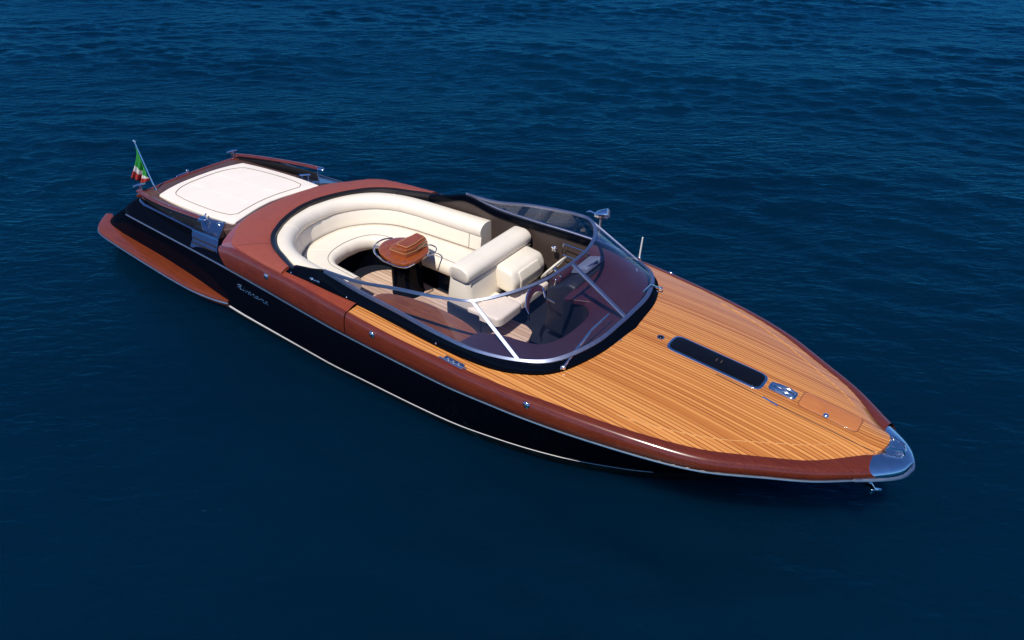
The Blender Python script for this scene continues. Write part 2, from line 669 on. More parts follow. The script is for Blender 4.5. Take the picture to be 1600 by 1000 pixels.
# ---- hull: plan outlines at several levels, each from the stern centre round the starboard quarter to the stem
xs = np.r_[np.linspace(1.0, 4, 14), np.linspace(4.25, 12, 34), np.linspace(12.15, 13.2, 12), 13.27, 13.33, 13.37, 13.395, 13.41, 13.42]
top_aft = spl([(.60, 0), (.60, .5), (.61, .95), (.64, 1.2), (.74, 1.4), (1.0, 1.52)], 4)[:-1]
low_aft = spl([(-.44, 0), (-.44, .55), (-.42, 1.0), (-.36, 1.28), (-.14, 1.46), (.55, 1.53)], 4)[:-1]
YB = pch([.5, 1.8, 2.9, 3.8, 4.5, 6.27, 6.88, 8.42, 9.2, 9.86, 10.48, 10.95, 11.45, 11.85], [1.53, 1.555, 1.62, 1.695, 1.715, 1.715, 1.685, 1.59, 1.45, 1.27, 1.02, .78, .40, 0])
stem_b = 11.85


def level(k):
    """k: 0 = sheer, 1 = boot top, 2 = waterline"""
    if k == 0:
        aft = [(x, y, .81) for x, y in top_aft]
        side = [(x, float(Y0(x)), float(Z0(x))) for x in xs]
    else:
        dx, z, end = {1: (0, .205, stem_b), 2: (-.10, -.03, 11.75), 3: (-.2, -.5, 11.0)}[k]
        sc = {1: 1, 2: .93, 3: .72}[k]
        aft = [(x + dx * .2, y * sc, z) for x, y in low_aft]
        s = (xs - xs[0]) / (xs[-1] - xs[0])
        xx = .55 + s * (end - .55)
        side = [(x, float(YB(x * stem_b / end)) * sc, z) for x in xx]
    return np.array(aft + side)


L0c, L1c, L2c, L3c = level(0), level(1), level(2), level(3)


def side_rows(flip):
    rows = []
    for a, b, t in ((L0c, L1c, 0), (L0c, L1c, .2), (L0c, L1c, .45), (L0c, L1c, .72), (L0c, L1c, 1)):
        q = a * (1 - t) + b * t
        # slight convexity amidships, hollow flare at the bow
        xx = q[:, 0]
        bul = .035 * np.clip(1 - np.abs(xx - 6.5) / 3, 0, 1) - .07 * np.clip((xx - 9.5) / 3, 0, 1) * np.clip((13.2 - xx), 0, 1)
        q = q.copy()
        q[:, 1] += bul * 4 * t * (1 - t)
        q[:, 1] = np.maximum(q[:, 1], 0)
        rows.append(q)
    rows.append(L2c)
    rows.append(L3c)
    keel = L3c.copy()
    keel[:, 1] = 0
    keel[:, 2] = -.75
    rows.append(keel)
    rows = np.array(rows)
    if flip:
        rows[:, :, 1] *= -1
    return rows


mb = MB()
for fl in (0, 1):
    mb.grid(side_rows(fl)[:5])
hull = mb.build('hull', 'black', boat, angle=60)
part(hull, 'glossy black hull side')
mb = MB()
for fl in (0, 1):
    mb.grid(side_rows(fl)[4:])
mb.build('underwater_hull', 'bottom', hull)
# boot stripe: thin raised band along the boot top
for sgn in (-1, 1):
    mb = MB()
    rows = []
    L = L1c[len(top_aft):]
    Lup = (L0c * .06 + L1c * .94)[len(top_aft):]
    keepi = [i for i in range(len(L)) if L[i, 0] > 3.45 and L[i, 0] < 10.98]
    for i in keepi:
        a, b = L[i], Lup[i]
        wid = .052 * (1 if L[i, 0] < 9 else max(.55, 1 - (L[i, 0] - 9) * .15))
        d = (b - a) / np.linalg.norm(b - a)
        o = .005
        p = [a + np.array((0, o, 0)), a + np.array((0, o + .003, 0)) + d * .008, a + d * wid + np.array((0, o + .003, 0)), a + d * (wid + .006) - np.array((0, .004, 0))]
        rows.append([(q[0], q[1] * sgn, q[2]) for q in p])
    mb.grid(rows)
    mb.build('boot_stripe', 'stripe', hull)
# chrome sheer strip
for sgn in (-1, 1):
    xx = np.r_[np.linspace(1.0, 12, 80), np.linspace(12.1, 13.15, 20)]
    mb = MB()
    mb.tube([(x, sgn * (float(Y0(x)) + .006), float(Z0(x)) + .002) for x in xx], .0135, 8)
    mb.build('sheer_strip', 'strip', hull)

# ---- swim step round the stern
outer = spl([(-.36, 1.30), (-.31, 1.36), (-.18, 1.50), (-.02, 1.64), (.18, 1.735), (.5, 1.775), (1.0, 1.80), (2.0, 1.835), (2.7, 1.85), (3.3, 1.835), (3.75, 1.775), (4.0, 1.715)], 5)
inner = spl([(-.25, 1.24), (-.2, 1.26), (-.08, 1.30), (.1, 1.34), (.25, 1.37), (.5, 1.40), (1.0, 1.42), (1.9, 1.44), (2.8, 1.50), (3.4, 1.58), (3.8, 1.64), (4.0, 1.68)], 5)


def both(P, rev=False):
    P = np.array(P)
    a = P[::-1].copy()
    a[:, 1] *= -1
    return np.vstack([a, P[1:]])


for sg in (-1, 1):
    rows = []
    for dz, t in ((-.09, .97), (-.02, 1.0), (0, 1.0), (.008, .985), (.012, .94), (.012, .5), (.012, 0)):
        rows.append([(i_[0] + (o_[0] - i_[0]) * t, sg * (i_[1] + (o_[1] - i_[1]) * t), .32 + dz) for o_, i_ in zip(outer, inner)])
    step = MB().grid(rows).build('swim_step', 'step', boat)
    MB().tube([(p[0], sg * p[1] * 1.004, .282) for p in outer], .014, 8).build('step_trim', 'strip', step)

# ---- aft shoulder and aft deck
edge_aft = spl([(.66, 0), (.66, .45), (.67, .85), (.70, 1.02), (.80, 1.12), (1.05, 1.19)], 4)[:-1]
ex = np.linspace(1.05, 4.3, 16)
edgeE = np.array([(x, y, .895) for x, y in edge_aft] + [(x, 1.19 + .045 * (x - 1.05) / 1.6, .895 + .03 * (x - 1.05)) for x in ex])
shl = np.array([(x, y, .81) for x, y in top_aft] + [(x, float(Y0(x)), float(Z0(x))) for x in np.linspace(1.0, 4.3, 16)])
mb = MB()
for sg in (-1, 1):
    rows = []
    for a in np.linspace(0, math.pi / 2, 8):
        k, s = 1 - math.cos(a), math.sin(a)
        q = shl.copy()
        q[:, :2] = shl[:, :2] + (edgeE[:, :2] - shl[:, :2]) * (k * .8 + .2 * a / (math.pi / 2))
        q[:, 2] = shl[:, 2] + (edgeE[:, 2] - shl[:, 2]) * (s * .75 + .25 * a / (math.pi / 2))
        q[:, 1] *= sg
        rows.append(q)
    mid = edgeE.copy()
    mid[:, 1] = np.maximum(mid[:, 1] - .10, 0)
    mid[:, 2] += .004
    mid[:, 1] *= sg
    rows.append(mid)
    cen = edgeE.copy()
    cen[:, 1] = 0
    cen[:, 2] += .01
    rows.append(cen)
    mb.grid(rows)
aft = mb.build('aft_deck', 'black', boat, angle=50)
# flat polished band on the deck edge
for sg in (-1, 1):
    pth = [np.array((p[0], (p[1] + .012) * sg, p[2] - .002)) for p in edgeE[10:30]]
    k = len(pth)
    MB().bar(pth, [(0, .80 * sg, -.6)] * k, [(0, .6 * sg, .80)] * k, .065, .014).build('edge_moulding', 'vent', aft)

# ---- chrome vents on the shoulders
for sg in (-1, 1):
    rows = []
    for x in np.linspace(2.50, 3.22, 9):
        row = []
        r0 = .10 * (x - 2.5)
        for y, z in ((1.585, .872), (1.555, .905), (1.44, .945 + r0 * .4), (1.37, .972 + r0 * .6), (1.32, 1.0 + r0 * .7), (1.27, 1.015 + r0 * .8), (1.2, 1.022 + r0 * .8), (1.05, 1.028 + r0), (.90, 1.03 + r0), (.90, .93)):
            row.append((x + (y - 1.05) * .88 + (.05 if z < .95 else 0), y * sg, z))
        rows.append(row)
    mb = MB().grid(rows)
    mb.fan(rows[0])
    mb.fan(rows[-1][::-1])
    vent = mb.build('vent_housing', 'vent', boat, angle=30)
    for k in range(2):
        pth = []
        for x in np.linspace(2.54, 3.16, 6):
            y, z = ((1.49, .932), (1.415, .958))[k]
            pth.append((x + (y - 1.05) * .88 + .02, sg * y, z + .05 * (x - 2.5)))
        MB().bar(pth, [(0, .8 * sg, -.6)] * 6, [(0, .6 * sg, .8)] * 6, .026, .016).build('vent_slot', 'gap', vent)
    MB().tube([(x + (1.315 - 1.05) * .88, sg * 1.315, 1.0 + .07 * (x - 2.5)) for x in np.linspace(2.51, 3.21, 5)], .018, 8).build('vent_lip', 'chrome', vent)
    lm = MB().ball((3.06, sg * 1.0, 1.085), .05, 14, (1, 1, .55))
    lm.build('vent_lamp', 'chrome', vent)
    cl = MB().tube([(2.66, sg * .98, 1.13), (2.80, sg * 1.12, 1.13)], .017, 8)
    cl.tube([(2.69, sg * 1.01, 1.0), (2.69, sg * 1.01, 1.13)], .015, 8).tube([(2.77, sg * 1.09, 1.0), (2.77, sg * 1.09, 1.13)], .015, 8)
    cl.build('cleat', 'chrome', vent)

# ---- sunpad base and cushion
zpad = pch([.6, 1.1, 3.3], [.915, .945, 1.10])
base_o = both(spl([(.55, 0), (.55, .5), (.585, .9), (.66, 1.04), (1.4, 1.10), (2.2, 1.14), (2.8, 1.13), (3.3, 1.06), (3.40, .9), (3.30, .5), (3.22, 0)], 5))
MB().slab(base_o, .86, lambda x, y: float(zpad(x)) + .016 - .055 * (max(0, abs(y) - .88) / .25) ** 1.5, .015).build('sunpad_base', 'nonslip', boat)


def rounded(pts, r, n=6):
    """polygon with corners rounded by radius r (number or list)"""
    P = [np.array(p, float) for p in pts]
    out = []
    k = len(P)
    for i in range(k):
        a, b, c = P[i - 1], P[i], P[(i + 1) % k]
        u, v = (a - b), (c - b)
        lu, lv = np.linalg.norm(u), np.linalg.norm(v)
        rr = r[i] if hasattr(r, '__len__') else r
        d = min(rr, lu * .49, lv * .49)
        p0, p1 = b + u / lu * d, b + v / lv * d
        for j in range(n + 1):
            t = j / n
            out.append((1 - t)**2 * p0 + 2 * t * (1 - t) * b + t * t * p1)
    return np.array(out)


pad_half = spl([(.86, 0), (.88, .35), (.95, .64), (1.04, .86)], 4)
pad_side = spl([(1.075, .895), (1.5, .935), (2.2, .955), (2.8, .94), (3.27, .905)], 5)
pad_fwd = spl([(3.30, .87), (3.20, .55), (3.12, .25), (3.09, 0)], 4)
half = np.vstack([pad_half, pad_side, pad_fwd])
pad_o = both(half)[:-1]
cz = lambda x, y: float(zpad(x)) + .038
cush = MB().slab(pad_o, lambda x, y: float(zpad(x)) - .02, cz, .022, 5, .012).build('sunpad', 'white', boat)


def inset_line(P, d, z):
    P = np.array(P)
    c = P.mean(0)
    q = []
    for p in P:
        v = p - c
        q.append(c + v * (1 - d / (np.abs(v).max() + .25)))
    return [(a[0], a[1], z(a[0], a[1]) + .012) for a in q]


sq = both(np.vstack([spl([(1.05, 0), (1.07, .3), (1.14, .52), (1.26, .68)], 4), spl([(1.36, .735), (1.7, .775), (2.2, .795), (2.7, .785), (2.98, .745)], 4), spl([(3.06, .65), (3.0, .4), (2.96, .18), (2.95, 0)], 4)]))[:-1]
MB().tube([(p[0], p[1], cz(p[0], p[1]) + .008) for p in sq], .006, 6, closed=True).build('piping_and_crease_shade', 'stitch_and_shade', cush)
for yy in (-.27, .27):
    MB().tube([(x, yy + .02 * (x - 2), cz(x, yy) + .0095) for x in np.linspace(1.1, 2.8, 8)], .0035, 5).build('seam', 'white', cush)

# ---- stern cap rail and the two handrails
capp = both(spl([(.60, 0), (.60, .45), (.62, .8), (.64, .99), (.70, 1.08)], 5))
mb = MB()
mb.tube([(p[0], p[1], .918 + .012 * (1 - abs(p[1]))) for p in capp], .055, 10, flat=.4, up=(0, 0, 1))
mb.build('stern_rail', 'mahog', boat)
for sg in (-1, 1):
    path = spl([(.66, 1.03, .99), (1.0, 1.10, 1.03), (1.5, 1.165, 1.085), (2.05, 1.205, 1.15), (2.6, 1.225, 1.215), (2.95, 1.225, 1.25)], 6)
    path[:, 1] *= sg
    hr = MB().tube(path, .052, 10, flat=.6, up=(0, 0, 1)).build('handrail', 'mahog', boat)
    low = [(p[0], p[1] - sg * .015, .89 + .02 * (p[0] - .6)) for p in path]
    MB().bar([((p[0] + q[0]) / 2, (p[1] + q[1]) / 2, (p[2] + q[2]) / 2 - .02) for p, q in zip(path, low)][:30], [(0, 0, 1)] * 30, [(0, 1, 0)] * 30, .15, .02).build('rail_skirt', 'gap', hr)
    e = path[-1]
    MB().tube([e, e + np.array((.07, 0, .006)), e + np.array((.12, 0, 0))], [.055, .05, .022], 10, flat=.6, up=(0, 0, 1)).build('rail_end', 'chrome', hr)
    for i in (2, 17, 29):
        p = path[i]
        zb = .9 + .02 * (p[0] - .6)
        MB().tube([(p[0], p[1] - sg * .005, zb), (p[0], p[1], p[2] - .01)], .013, 8).ball((p[0], p[1], p[2] + .022), .016, 10).build('rail_post', 'chrome', hr)
# stern fairleads, stern light
for sg in (-1, 1):
    c = np.array((.62, sg * .98, .97))
    mb = MB()
    for dx in (-.035, .035):
        mb.tube([c + np.array((dx, 0, -.02)), c + np.array((dx, 0, .10))], .014, 8)
    mb.tube([c + np.array((-.03, -.10, .105)), c + np.array((0, 0, .11)), c + np.array((.03, .10, .105))], [.014, .024, .014], 8)
    mb.build('stern_cleat', 'cap', boat)
mb = MB().tube([(.57, 0, .93), (.57, 0, .985)], .025, 10).ball((.57, 0, .99), .032, 10)
mb.box((.545, -.11, .952), (.03, .22, .014), 0, .004)
mb.build('stern_light', 'chrome', boat)

# ---- cockpit ring (wood), outer and inner outlines, starboard seam round the stern side to port seam
O_out = np.vstack([spl([(6.92, 1.733, 0), (6.1, 1.68, 0), (5.4, 1.63, 0), (4.9, 1.6, 0), (4.3, 1.54, 0), (4.05, 1.54, 0)], 6)[:-1],
                   spl([(4.05, 1.54, 0), (3.88, 1.515, 0), (3.78, 1.44, 0), (3.66, 1.28, 0), (3.53, 1.08, 0), (3.42, .85, 0), (3.34, .58, 0), (3.29, .28, 0), (3.275, 0, 0)], 5)])
O_in = np.vstack([spl([(6.92, 1.565, 0), (6.1, 1.56, 0), (5.5, 1.50, 0), (5.05, 1.35, 0), (4.85, 1.28, 0), (4.70, 1.205, 0)], 6)[:-1],
                  spl([(4.70, 1.205, 0), (4.58, 1.12, 0), (4.45, 1.0, 0), (4.34, .84, 0), (4.25, .69, 0), (4.17, .51, 0), (4.11, .33, 0), (4.07, .16, 0), (4.06, 0, 0)], 5)])


def zout(x):
    return 1.18 if x < 3.8 else float(Z1(x))


def zin(x):
    return float(np.interp(x, [4.0, 4.6, 5.5, 6.9], [1.365, 1.365, 1.38, 1.415]))


rows = []
for t in np.linspace(0, 1, 9):
    rw = []
    for a, b in zip(O_out, O_in):
        x, y = a[0] + (b[0] - a[0]) * t, a[1] + (b[1] - a[1]) * t
        rw.append((x, y, zout(a[0]) * (1 - t) + zin(b[0]) * t + .03 * t * (1 - t)))
    rows.append(rw)
rows = np.array(rows)
lowo = rows[0].copy()
lowo[:, 2] -= .02
hi = rows[0].copy()
n_side = 30
mb = MB()
wall = MB()
for sg in (-1, 1):
    q = rows.copy()
    q[:, :, 1] *= sg
    mb.grid(q)
    # wall under the aft edge
    a = rows[0][24:].copy()
    a[:, 1] *= sg
    b = a.copy()
    b[:, 2] = .88
    wall.grid([a, b])
    # wall under the opening
    a = rows[-1].copy()
    a[:, 1] *= sg
    b = a.copy()
    b[:, 2] -= .12
    wall.grid([a, b])
ring = mb.build('cockpit_ring', 'mahog2', boat)
wall.build('ring_edge', 'gap', ring)

# terracotta pad on top of the ring, behind the cockpit
P_out = np.vstack([spl([(5.47, 1.63, 0), (5.15, 1.612, 0), (4.88, 1.592, 0), (4.5, 1.55, 0), (4.22, 1.50, 0)], 6)[:-1],
                   spl([(4.22, 1.50, 0), (4.02, 1.43, 0), (3.85, 1.28, 0), (3.70, 1.14, 0), (3.585, 1.0, 0), (3.47, .80, 0), (3.385, .55, 0), (3.33, .28, 0), (3.315, 0, 0)], 5)])
P_in = np.vstack([spl([(5.47, 1.485, 0), (5.2, 1.405, 0), (5.0, 1.335, 0), (4.85, 1.28, 0), (4.72, 1.215, 0)], 6)[:-1],
                  spl([(4.72, 1.215, 0), (4.58, 1.12, 0), (4.45, 1.0, 0), (4.34, .84, 0), (4.25, .69, 0), (4.17, .51, 0), (4.11, .33, 0), (4.07, .16, 0), (4.06, 0, 0)], 5)])


def ring_surf(x, y):
    """height of the wooden ring near a point, from the nearest sample"""
    d = (rows[:, :, 0] - x) ** 2 + (rows[:, :, 1] - abs(y)) ** 2
    i = np.argsort(d.ravel())[:3]
    wts = 1 / (d.ravel()[i] + 1e-5)
    return float((rows[:, :, 2].ravel()[i] * wts).sum() / wts.sum())


po, pi_ = both(P_out[::-1]), both(P_in[::-1])
# orientation: both() mirrors a half that starts on the centreline
rw = []
for t, dz in ((0, -.01), (0, .010), (.012, .020), (.04, .026), (.2, .028), (.4, .030), (.6, .030), (.8, .028), (.95, .024), (1, .012), (1, -.02)):
    line = []
    for a, b in zip(po, pi_):
        p = a[:2] + (b[:2] - a[:2]) * t
        base = ring_surf(*a[:2]) * (1 - t) + ring_surf(*b[:2]) * t + .03 * t * (1 - t)
        line.append((p[0], p[1], base + dz))
    rw.append(line)
mb = MB().grid(rw)
mb.fan([r[0] for r in rw])
mb.fan([r[-1] for r in rw][::-1])
padr = mb.build('ring_pad', 'pad', boat)
for k in (24, -25):
    MB().tube([rw[j][k] for j in range(3, 9)], .004, 5).build('pad_seam', 'mahog', padr)

# black trim inside the opening
T_in = O_in.copy()
rows_t = []
for off, z in ((.0, .012), (.012, .028), (.05, .026), (.075, .005), (.085, -.09)):
    lr = []
    for i, b in enumerate(O_in):
        if b[0] > 5.6:
            continue
        k = min(max(i, 1), len(O_in) - 2)
        d = O_in[k + 1] - O_in[k - 1]
        n = np.array((-d[1], d[0])) / np.hypot(d[0], d[1])
        c = np.array((5.6, 0)) - b[:2]
        if n @ c < 0:
            n = -n
        lr.append((b[0] + n[0] * off, max(0, b[1] + n[1] * off) if i == len(O_in) - 1 else b[1] + n[1] * off, zin(b[0]) + z))
    rows_t.append(lr)
mb = MB()
for sg in (-1, 1):
    q = np.array(rows_t)
    q[:, :, 1] *= sg
    mb.grid(q)
mb.build('opening_trim', 'trim', boat)

# ---- rounded rub rails (mahogany), aft and forward lengths on each side
def rail_rows(xa, xb, n, sg, aft_skew=False):
    out = []
    for i, x in enumerate(np.linspace(xa, xb, n)):
        sk = max(0, (4.35 - x) / .5) * .26 if aft_skew else 0
        row = []
        for a in np.linspace(-.22, 1, 13):
            th = a * math.pi / 2
            c, s = math.cos(th), math.sin(th)
            ex_ = .85 - .23 * min(1, max(0, (x - 7.2) / 1.2))
            ce, se = abs(c) ** ex_, (abs(s) ** ex_) * (1 if s >= 0 else -1)
            xs_ = x + sk * (1 - max(se, 0)) + (0 if aft_skew else max(0, (x - 12.6) / .46) * .12 * (1 - max(se, 0)))
            y0, z0 = float(Y0(xs_)), float(Z0(xs_))
            y1, z1 = float(Y1(x)), float(Z1(x)) + .006
            if a < 0:
                row.append((xs_, sg * (y0 + .018 * (1 - (a / -.22)) - .0), z0 + .015 * (1 - a / -.22) + .012))
            else:
                row.append((xs_, sg * (y1 + (y0 + .021 - y1) * ce), z0 + .027 + (z1 - z0 - .027) * max(se, 0)))
        out.append(row)
    return out


for sg in (-1, 1):
    rr = rail_rows(3.86, 6.915, 40, sg, True)
    mb = MB().grid(rr)
    mb.fan(rr[0])
    mb.fan(rr[-1])
    part(mb.build('rub_rail', 'mahog', boat, angle=60), 'aft length of the mahogany rub rail')
    rr = rail_rows(6.935, 13.06, 90, sg)
    mb = MB().grid(rr)
    mb.fan(rr[0])
    part(mb.build('rub_rail', 'mahog', boat, angle=60), 'forward length of the mahogany rub rail')

# ---- chrome bow cap
rows_c = []
for x in np.r_[np.linspace(13.06, 13.3, 8), 13.34, 13.37, 13.39, 13.405, 13.415]:
    y0, z0 = float(Y0(x)) + .019, float(Z0(x)) + .01
    zt = 1.352 - .05 * max(0, (x - 13.2) / .2) ** 2
    row = []
    for a in np.linspace(0, math.pi, 21):
        c, s = math.cos(a), math.sin(a)
        row.append((x, y0 * math.copysign(abs(c) ** .7, c), z0 + (zt - z0) * s ** .8))
    rows_c.append(row)
mb = MB().grid(rows_c)
mb.fan(rows_c[-1])
bowcap = mb.build('bow_cap', 'cap', boat, angle=60)
mb = MB()
for sg in (-1, 1):
    mb.tube([(13.14, sg * .10, 1.365), (13.16, sg * .09, 1.41), (13.28, sg * .045, 1.41), (13.31, sg * .04, 1.355)], .015, 8)
mb.tube([(13.16, -.09, 1.41), (13.16, .09, 1.41)], .009, 8)
mb.build('bow_chock', 'chrome', bowcap)
nose = spl([(13.0, .52), (13.2, .36), (13.32, .245), (13.39, .15), (13.435, .0)], 5)
MB().tube([(p[0], p[1] * 1.0 + (.012 if p[1] > 0 else 0), 1.20) for p in nose] + [(p[0], -p[1] - .012, 1.20) for p in nose[::-1][1:]], .017, 8).build('bow_strip', 'strip', bowcap)
mb = MB().box((13.12, -.26, .98), (.20, .05, .07), R(-45), .012)
mb.tube([(13.05, -.22, 1.08), (13.18, -.27, .97), (13.24, -.20, .93)], .018, 8)
mb.build('anchor', 'chrome', boat)

# ---- coaming (black plinth) and windscreen
Cb = [(5.5, 1.575, 1.375), (6.0, 1.58, 1.40), (6.5, 1.585, 1.415), (7.05, 1.57, 1.42), (7.67, 1.585, 1.425), (8.42, 1.605, 1.43), (9.08, 1.56, 1.44), (9.42, 1.465, 1.455), (9.80, 1.23, 1.49), (10.06, .72, 1.53), (10.17, 0, 1.557)]
Ct = [(5.5, 1.435, 1.395), (5.9, 1.46, 1.50), (6.25, 1.48, 1.60), (6.87, 1.475, 1.53), (7.6, 1.50, 1.525), (8.3, 1.545, 1.53), (8.9, 1.535, 1.537), (9.42, 1.39, 1.55), (9.73, 1.19, 1.565), (9.97, .65, 1.60), (10.02, 0, 1.62)]
Ft = [(6.25, 1.48, 1.61), (6.88, 1.455, 1.67), (7.5, 1.44, 1.81), (8.1, 1.405, 1.92), (8.38, 1.365, 1.97), (8.66, 1.285, 2.01), (8.95, .96, 2.06), (9.14, .51, 2.09), (9.2, 0, 2.105)]
cb, ct = mir(spl(Cb, 8)), mir(spl(Ct, 8))
zd = [deckz(p[0], p[1]) if p[0] > 6.95 else None for p in cb]
low = cb.copy()
low[:, 2] -= .03
mid1 = ct * .5 + cb * .5
mid1[:, 2] += .012
inn = ct.copy()
cen = np.array((7.6, 0))
for i, p in enumerate(inn):
    d = cen - p[:2]
    if abs(p[1]) > .9 and p[0] < 9.2:
        d = np.array((0, -np.sign(p[1])))
    d = d / np.linalg.norm(d)
    inn[i, :2] += d * .055
inn[:, 2] -= .012
inn2 = inn.copy()
inn2[:, 2] -= .08
mb = MB().grid([low, cb, mid1, ct, inn, inn2])
mb.fan([x[0] for x in (low, cb, mid1, ct, inn, inn2)])
mb.fan([x[-1] for x in (low, cb, mid1, ct, inn, inn2)])
coam = mb.build('coaming', 'black', boat, angle=35)
for x_, y_, z_ in ((5.62, -1.57, 1.392), (6.75, -1.572, 1.44), (8.35, -1.612, 1.445), (9.86, -1.17, 1.515), (10.15, -.35, 1.565), (9.98, .9, 1.54), (8.4, 1.60, 1.45)):
    MB().ball((x_, y_, z_), .014, 10).build('stud', 'chrome', coam)

B9 = Ct[2:]
bs, ts = spl(B9, 10), spl(Ft, 10)
bs[:, 2] += .012
Bf, Tf = mir(bs), mir(ts)
NB_ = len(Bf)
up_dir = Tf - Bf
up_dir[0] = up_dir[3]
up_dir[-1] = up_dir[-4]
for i in range(3):
    up_dir[i] = up_dir[3]
    up_dir[-1 - i] = up_dir[-4]
up_dir /= np.linalg.norm(up_dir, axis=1)[:, None]
tang = np.gradient(Bf, axis=0)
tang /= np.linalg.norm(tang, axis=1)[:, None]
ndir = np.cross(tang, up_dir)
ndir /= np.linalg.norm(ndir, axis=1)[:, None]
glass_rows = []
for side in (.5, -.5):
    lst = []
    for t in np.linspace(0, 1, 7) if side > 0 else np.linspace(1, 0, 7):
        bow = .02 * math.sin(math.pi * t)
        lst.append(Bf * (1 - t) + Tf * t + ndir * (side * .008) - ndir * 0)
    glass_rows += lst
ws = MB().bar(Bf, up_dir, ndir, .056, .034).build('windscreen', 'frame', boat, angle=50)
part(ws, 'curved three-pane windscreen with silver frame')
tdir = np.gradient(Tf, axis=0)
tdir /= np.linalg.norm(tdir, axis=1)[:, None]
MB().bar(Tf, up_dir, ndir, .042, .036).build('top_frame', 'frame', ws, angle=50)
# panes between mullions
half_n = (NB_ - 1) // 2
mul_i = 50           # starboard corner mullion index (control point 5)
cuts = [0, mul_i, half_n, NB_ - 1 - mul_i, NB_ - 1]
for a, b in zip(cuts[:-1], cuts[1:]):
    g = np.array([r[a:b + 1] for r in glass_rows])
    MB().grid(g, cu=True).build('glass_pane', 'glass', ws, angle=80)
for i, wd in ((mul_i, .068), (half_n, .056), (NB_ - 1 - mul_i, .06)):
    n = 8
    pth = [Bf[i] * (1 - t) + Tf[i] * t for t in np.linspace(.02, .985, n)]
    MB().bar(pth, [tang[i]] * n, [ndir[i]] * n, wd, .03).build('mullion', 'frame', ws)
# side pane joints (thin)
# ---- wipers
def on_glass(p, lift):
    """push a point to just outside the glass"""
    best = None
    for t in np.linspace(0, .9, 37):
        q = Bf * (1 - t) + Tf * t
        d = np.linalg.norm(q - np.array(p), axis=1)
        i = int(np.argmin(d))
        if best is None or d[i] < best[0]:
            best = (d[i], q[i] - ndir[i] * lift * (1 if ndir[i] @ np.array((1, 0, .6)) < 0 else -1))
    return tuple(best[1])


for base, kn, tip in (((9.86, -1.13, 1.51), (9.87, -.56, 1.70), (9.84, -.22, 1.68)), ((9.98, .99, 1.525), (9.90, .80, 1.62), (9.90, .55, 1.63))):
    k2, t2 = on_glass(kn, .035), on_glass(tip, .025)
    mb = MB().tube([base, k2], [.020, .013], 8).tube([k2, t2], [.012, .010], 8)
    mb.box((base[0], base[1], base[2]), (.06, .05, .045), R(20), .012)
    mb.build('wiper', 'cap', boat)

# ---- foredeck: annulus between deck edge and coaming, one sheet
C0 = np.array((8.3, 0))
edge = []
xe = np.r_[np.linspace(6.935, 12.4, 70), np.linspace(12.45, 13.07, 16)]
for x in xe:
    edge.append((x, float(Y1(x)) + .012))
edge = np.array(edge)
edge = np.vstack([edge * (1, -1), [(13.11, -.15), (13.14, -.07), (13.148, 0), (13.14, .07), (13.11, .15)], (edge)[::-1]])
inner_c = cb[:, :2].copy()
keep = [i for i in range(len(inner_c)) if inner_c[i, 0] > 6.93]
inner_c = inner_c[keep]
inner_c = np.vstack([[(6.935, -1.572)], inner_c, [(6.935, 1.572)]])
def by_len(P, n):
    s = np.r_[0, np.cumsum(np.linalg.norm(np.diff(P, axis=0), axis=1))]
    s /= s[-1]
    return s


nn = 260
so_, si_ = by_len(edge, nn), by_len(inner_c, nn)
# pair by angle about a moving centre: match x on the sides, then fan round the front
def pair_param(P):
    return np.unwrap(np.arctan2(P[:, 1], P[:, 0] - 7.2))


ao, ai = pair_param(edge), pair_param(inner_c)
alo, ahi = max(ao[0], ai[0]), min(ao[-1], ai[-1])
to = (ao - ao[0]) / (ao[-1] - ao[0])
ti = (ai - ai[0]) / (ai[-1] - ai[0])
tt = np.linspace(0, 1, nn)
eo = np.stack([np.interp(tt, to, edge[:, k]) for k in (0, 1)], 1)
ei = np.stack([np.interp(tt, ti, inner_c[:, k]) for k in (0, 1)], 1)
rows = [[(p[0], p[1], deckz(p[0], p[1]) - .06) for p in eo]]
for t in np.linspace(0, 1, 26):
    q = eo * (1 - t) + ei * t
    rows.append([(p[0], p[1], deckz(p[0], p[1])) for p in q])
und = [(p[0], p[1], deckz(p[0], p[1]) - .03) for p in ei]
rows.append(und)
deck = MB().grid(rows).build('foredeck', 'teak', boat, angle=70)
part(deck, 'varnished striped wooden foredeck')
# margin plank line
ml = []
for sgn in (-1, 1):
    pts = [(x, sgn * (float(Y1(x)) - .13 - .10 * max(0, (x - 11) / 2))) for x in np.linspace(10.7, 12.7, 24)]
    mb = MB().bar([(p[0], p[1], deckz(*p) + .005) for p in pts], [(0, 1, 0)] * 24, [(0, 0, 1)] * 24, .007, .006)
    mb.build('margin_line', 'margin', deck)
# dark king-plank joint
kp = [(x, np.interp(x, [11.3, 11.7, 12.3, 12.83, 13.06], [-.19, -.20, -.225, -.215, -.19])) for x in np.linspace(11.3, 13.06, 14)]
MB().bar([(p[0], p[1], deckz(*p) + .001) for p in kp], [(0, 1, 0)] * 14, [(0, 0, 1)] * 14, .009, .005).build('plank_joint', 'brown', deck)

# ---- deck hardware
def deck_plate(x0, x1, y0, y1, r, zoff, h, rd, pts=None):
    pl = rounded(pts or [(x0, y0), (x1, y0), (x1, y1), (x0, y1)], r, 6)
    # densify so that the plate follows the camber
    return MB().slab(pl, lambda x, y: deckz(x, y) - .01, lambda x, y: deckz(x, y) + zoff + h, rd)


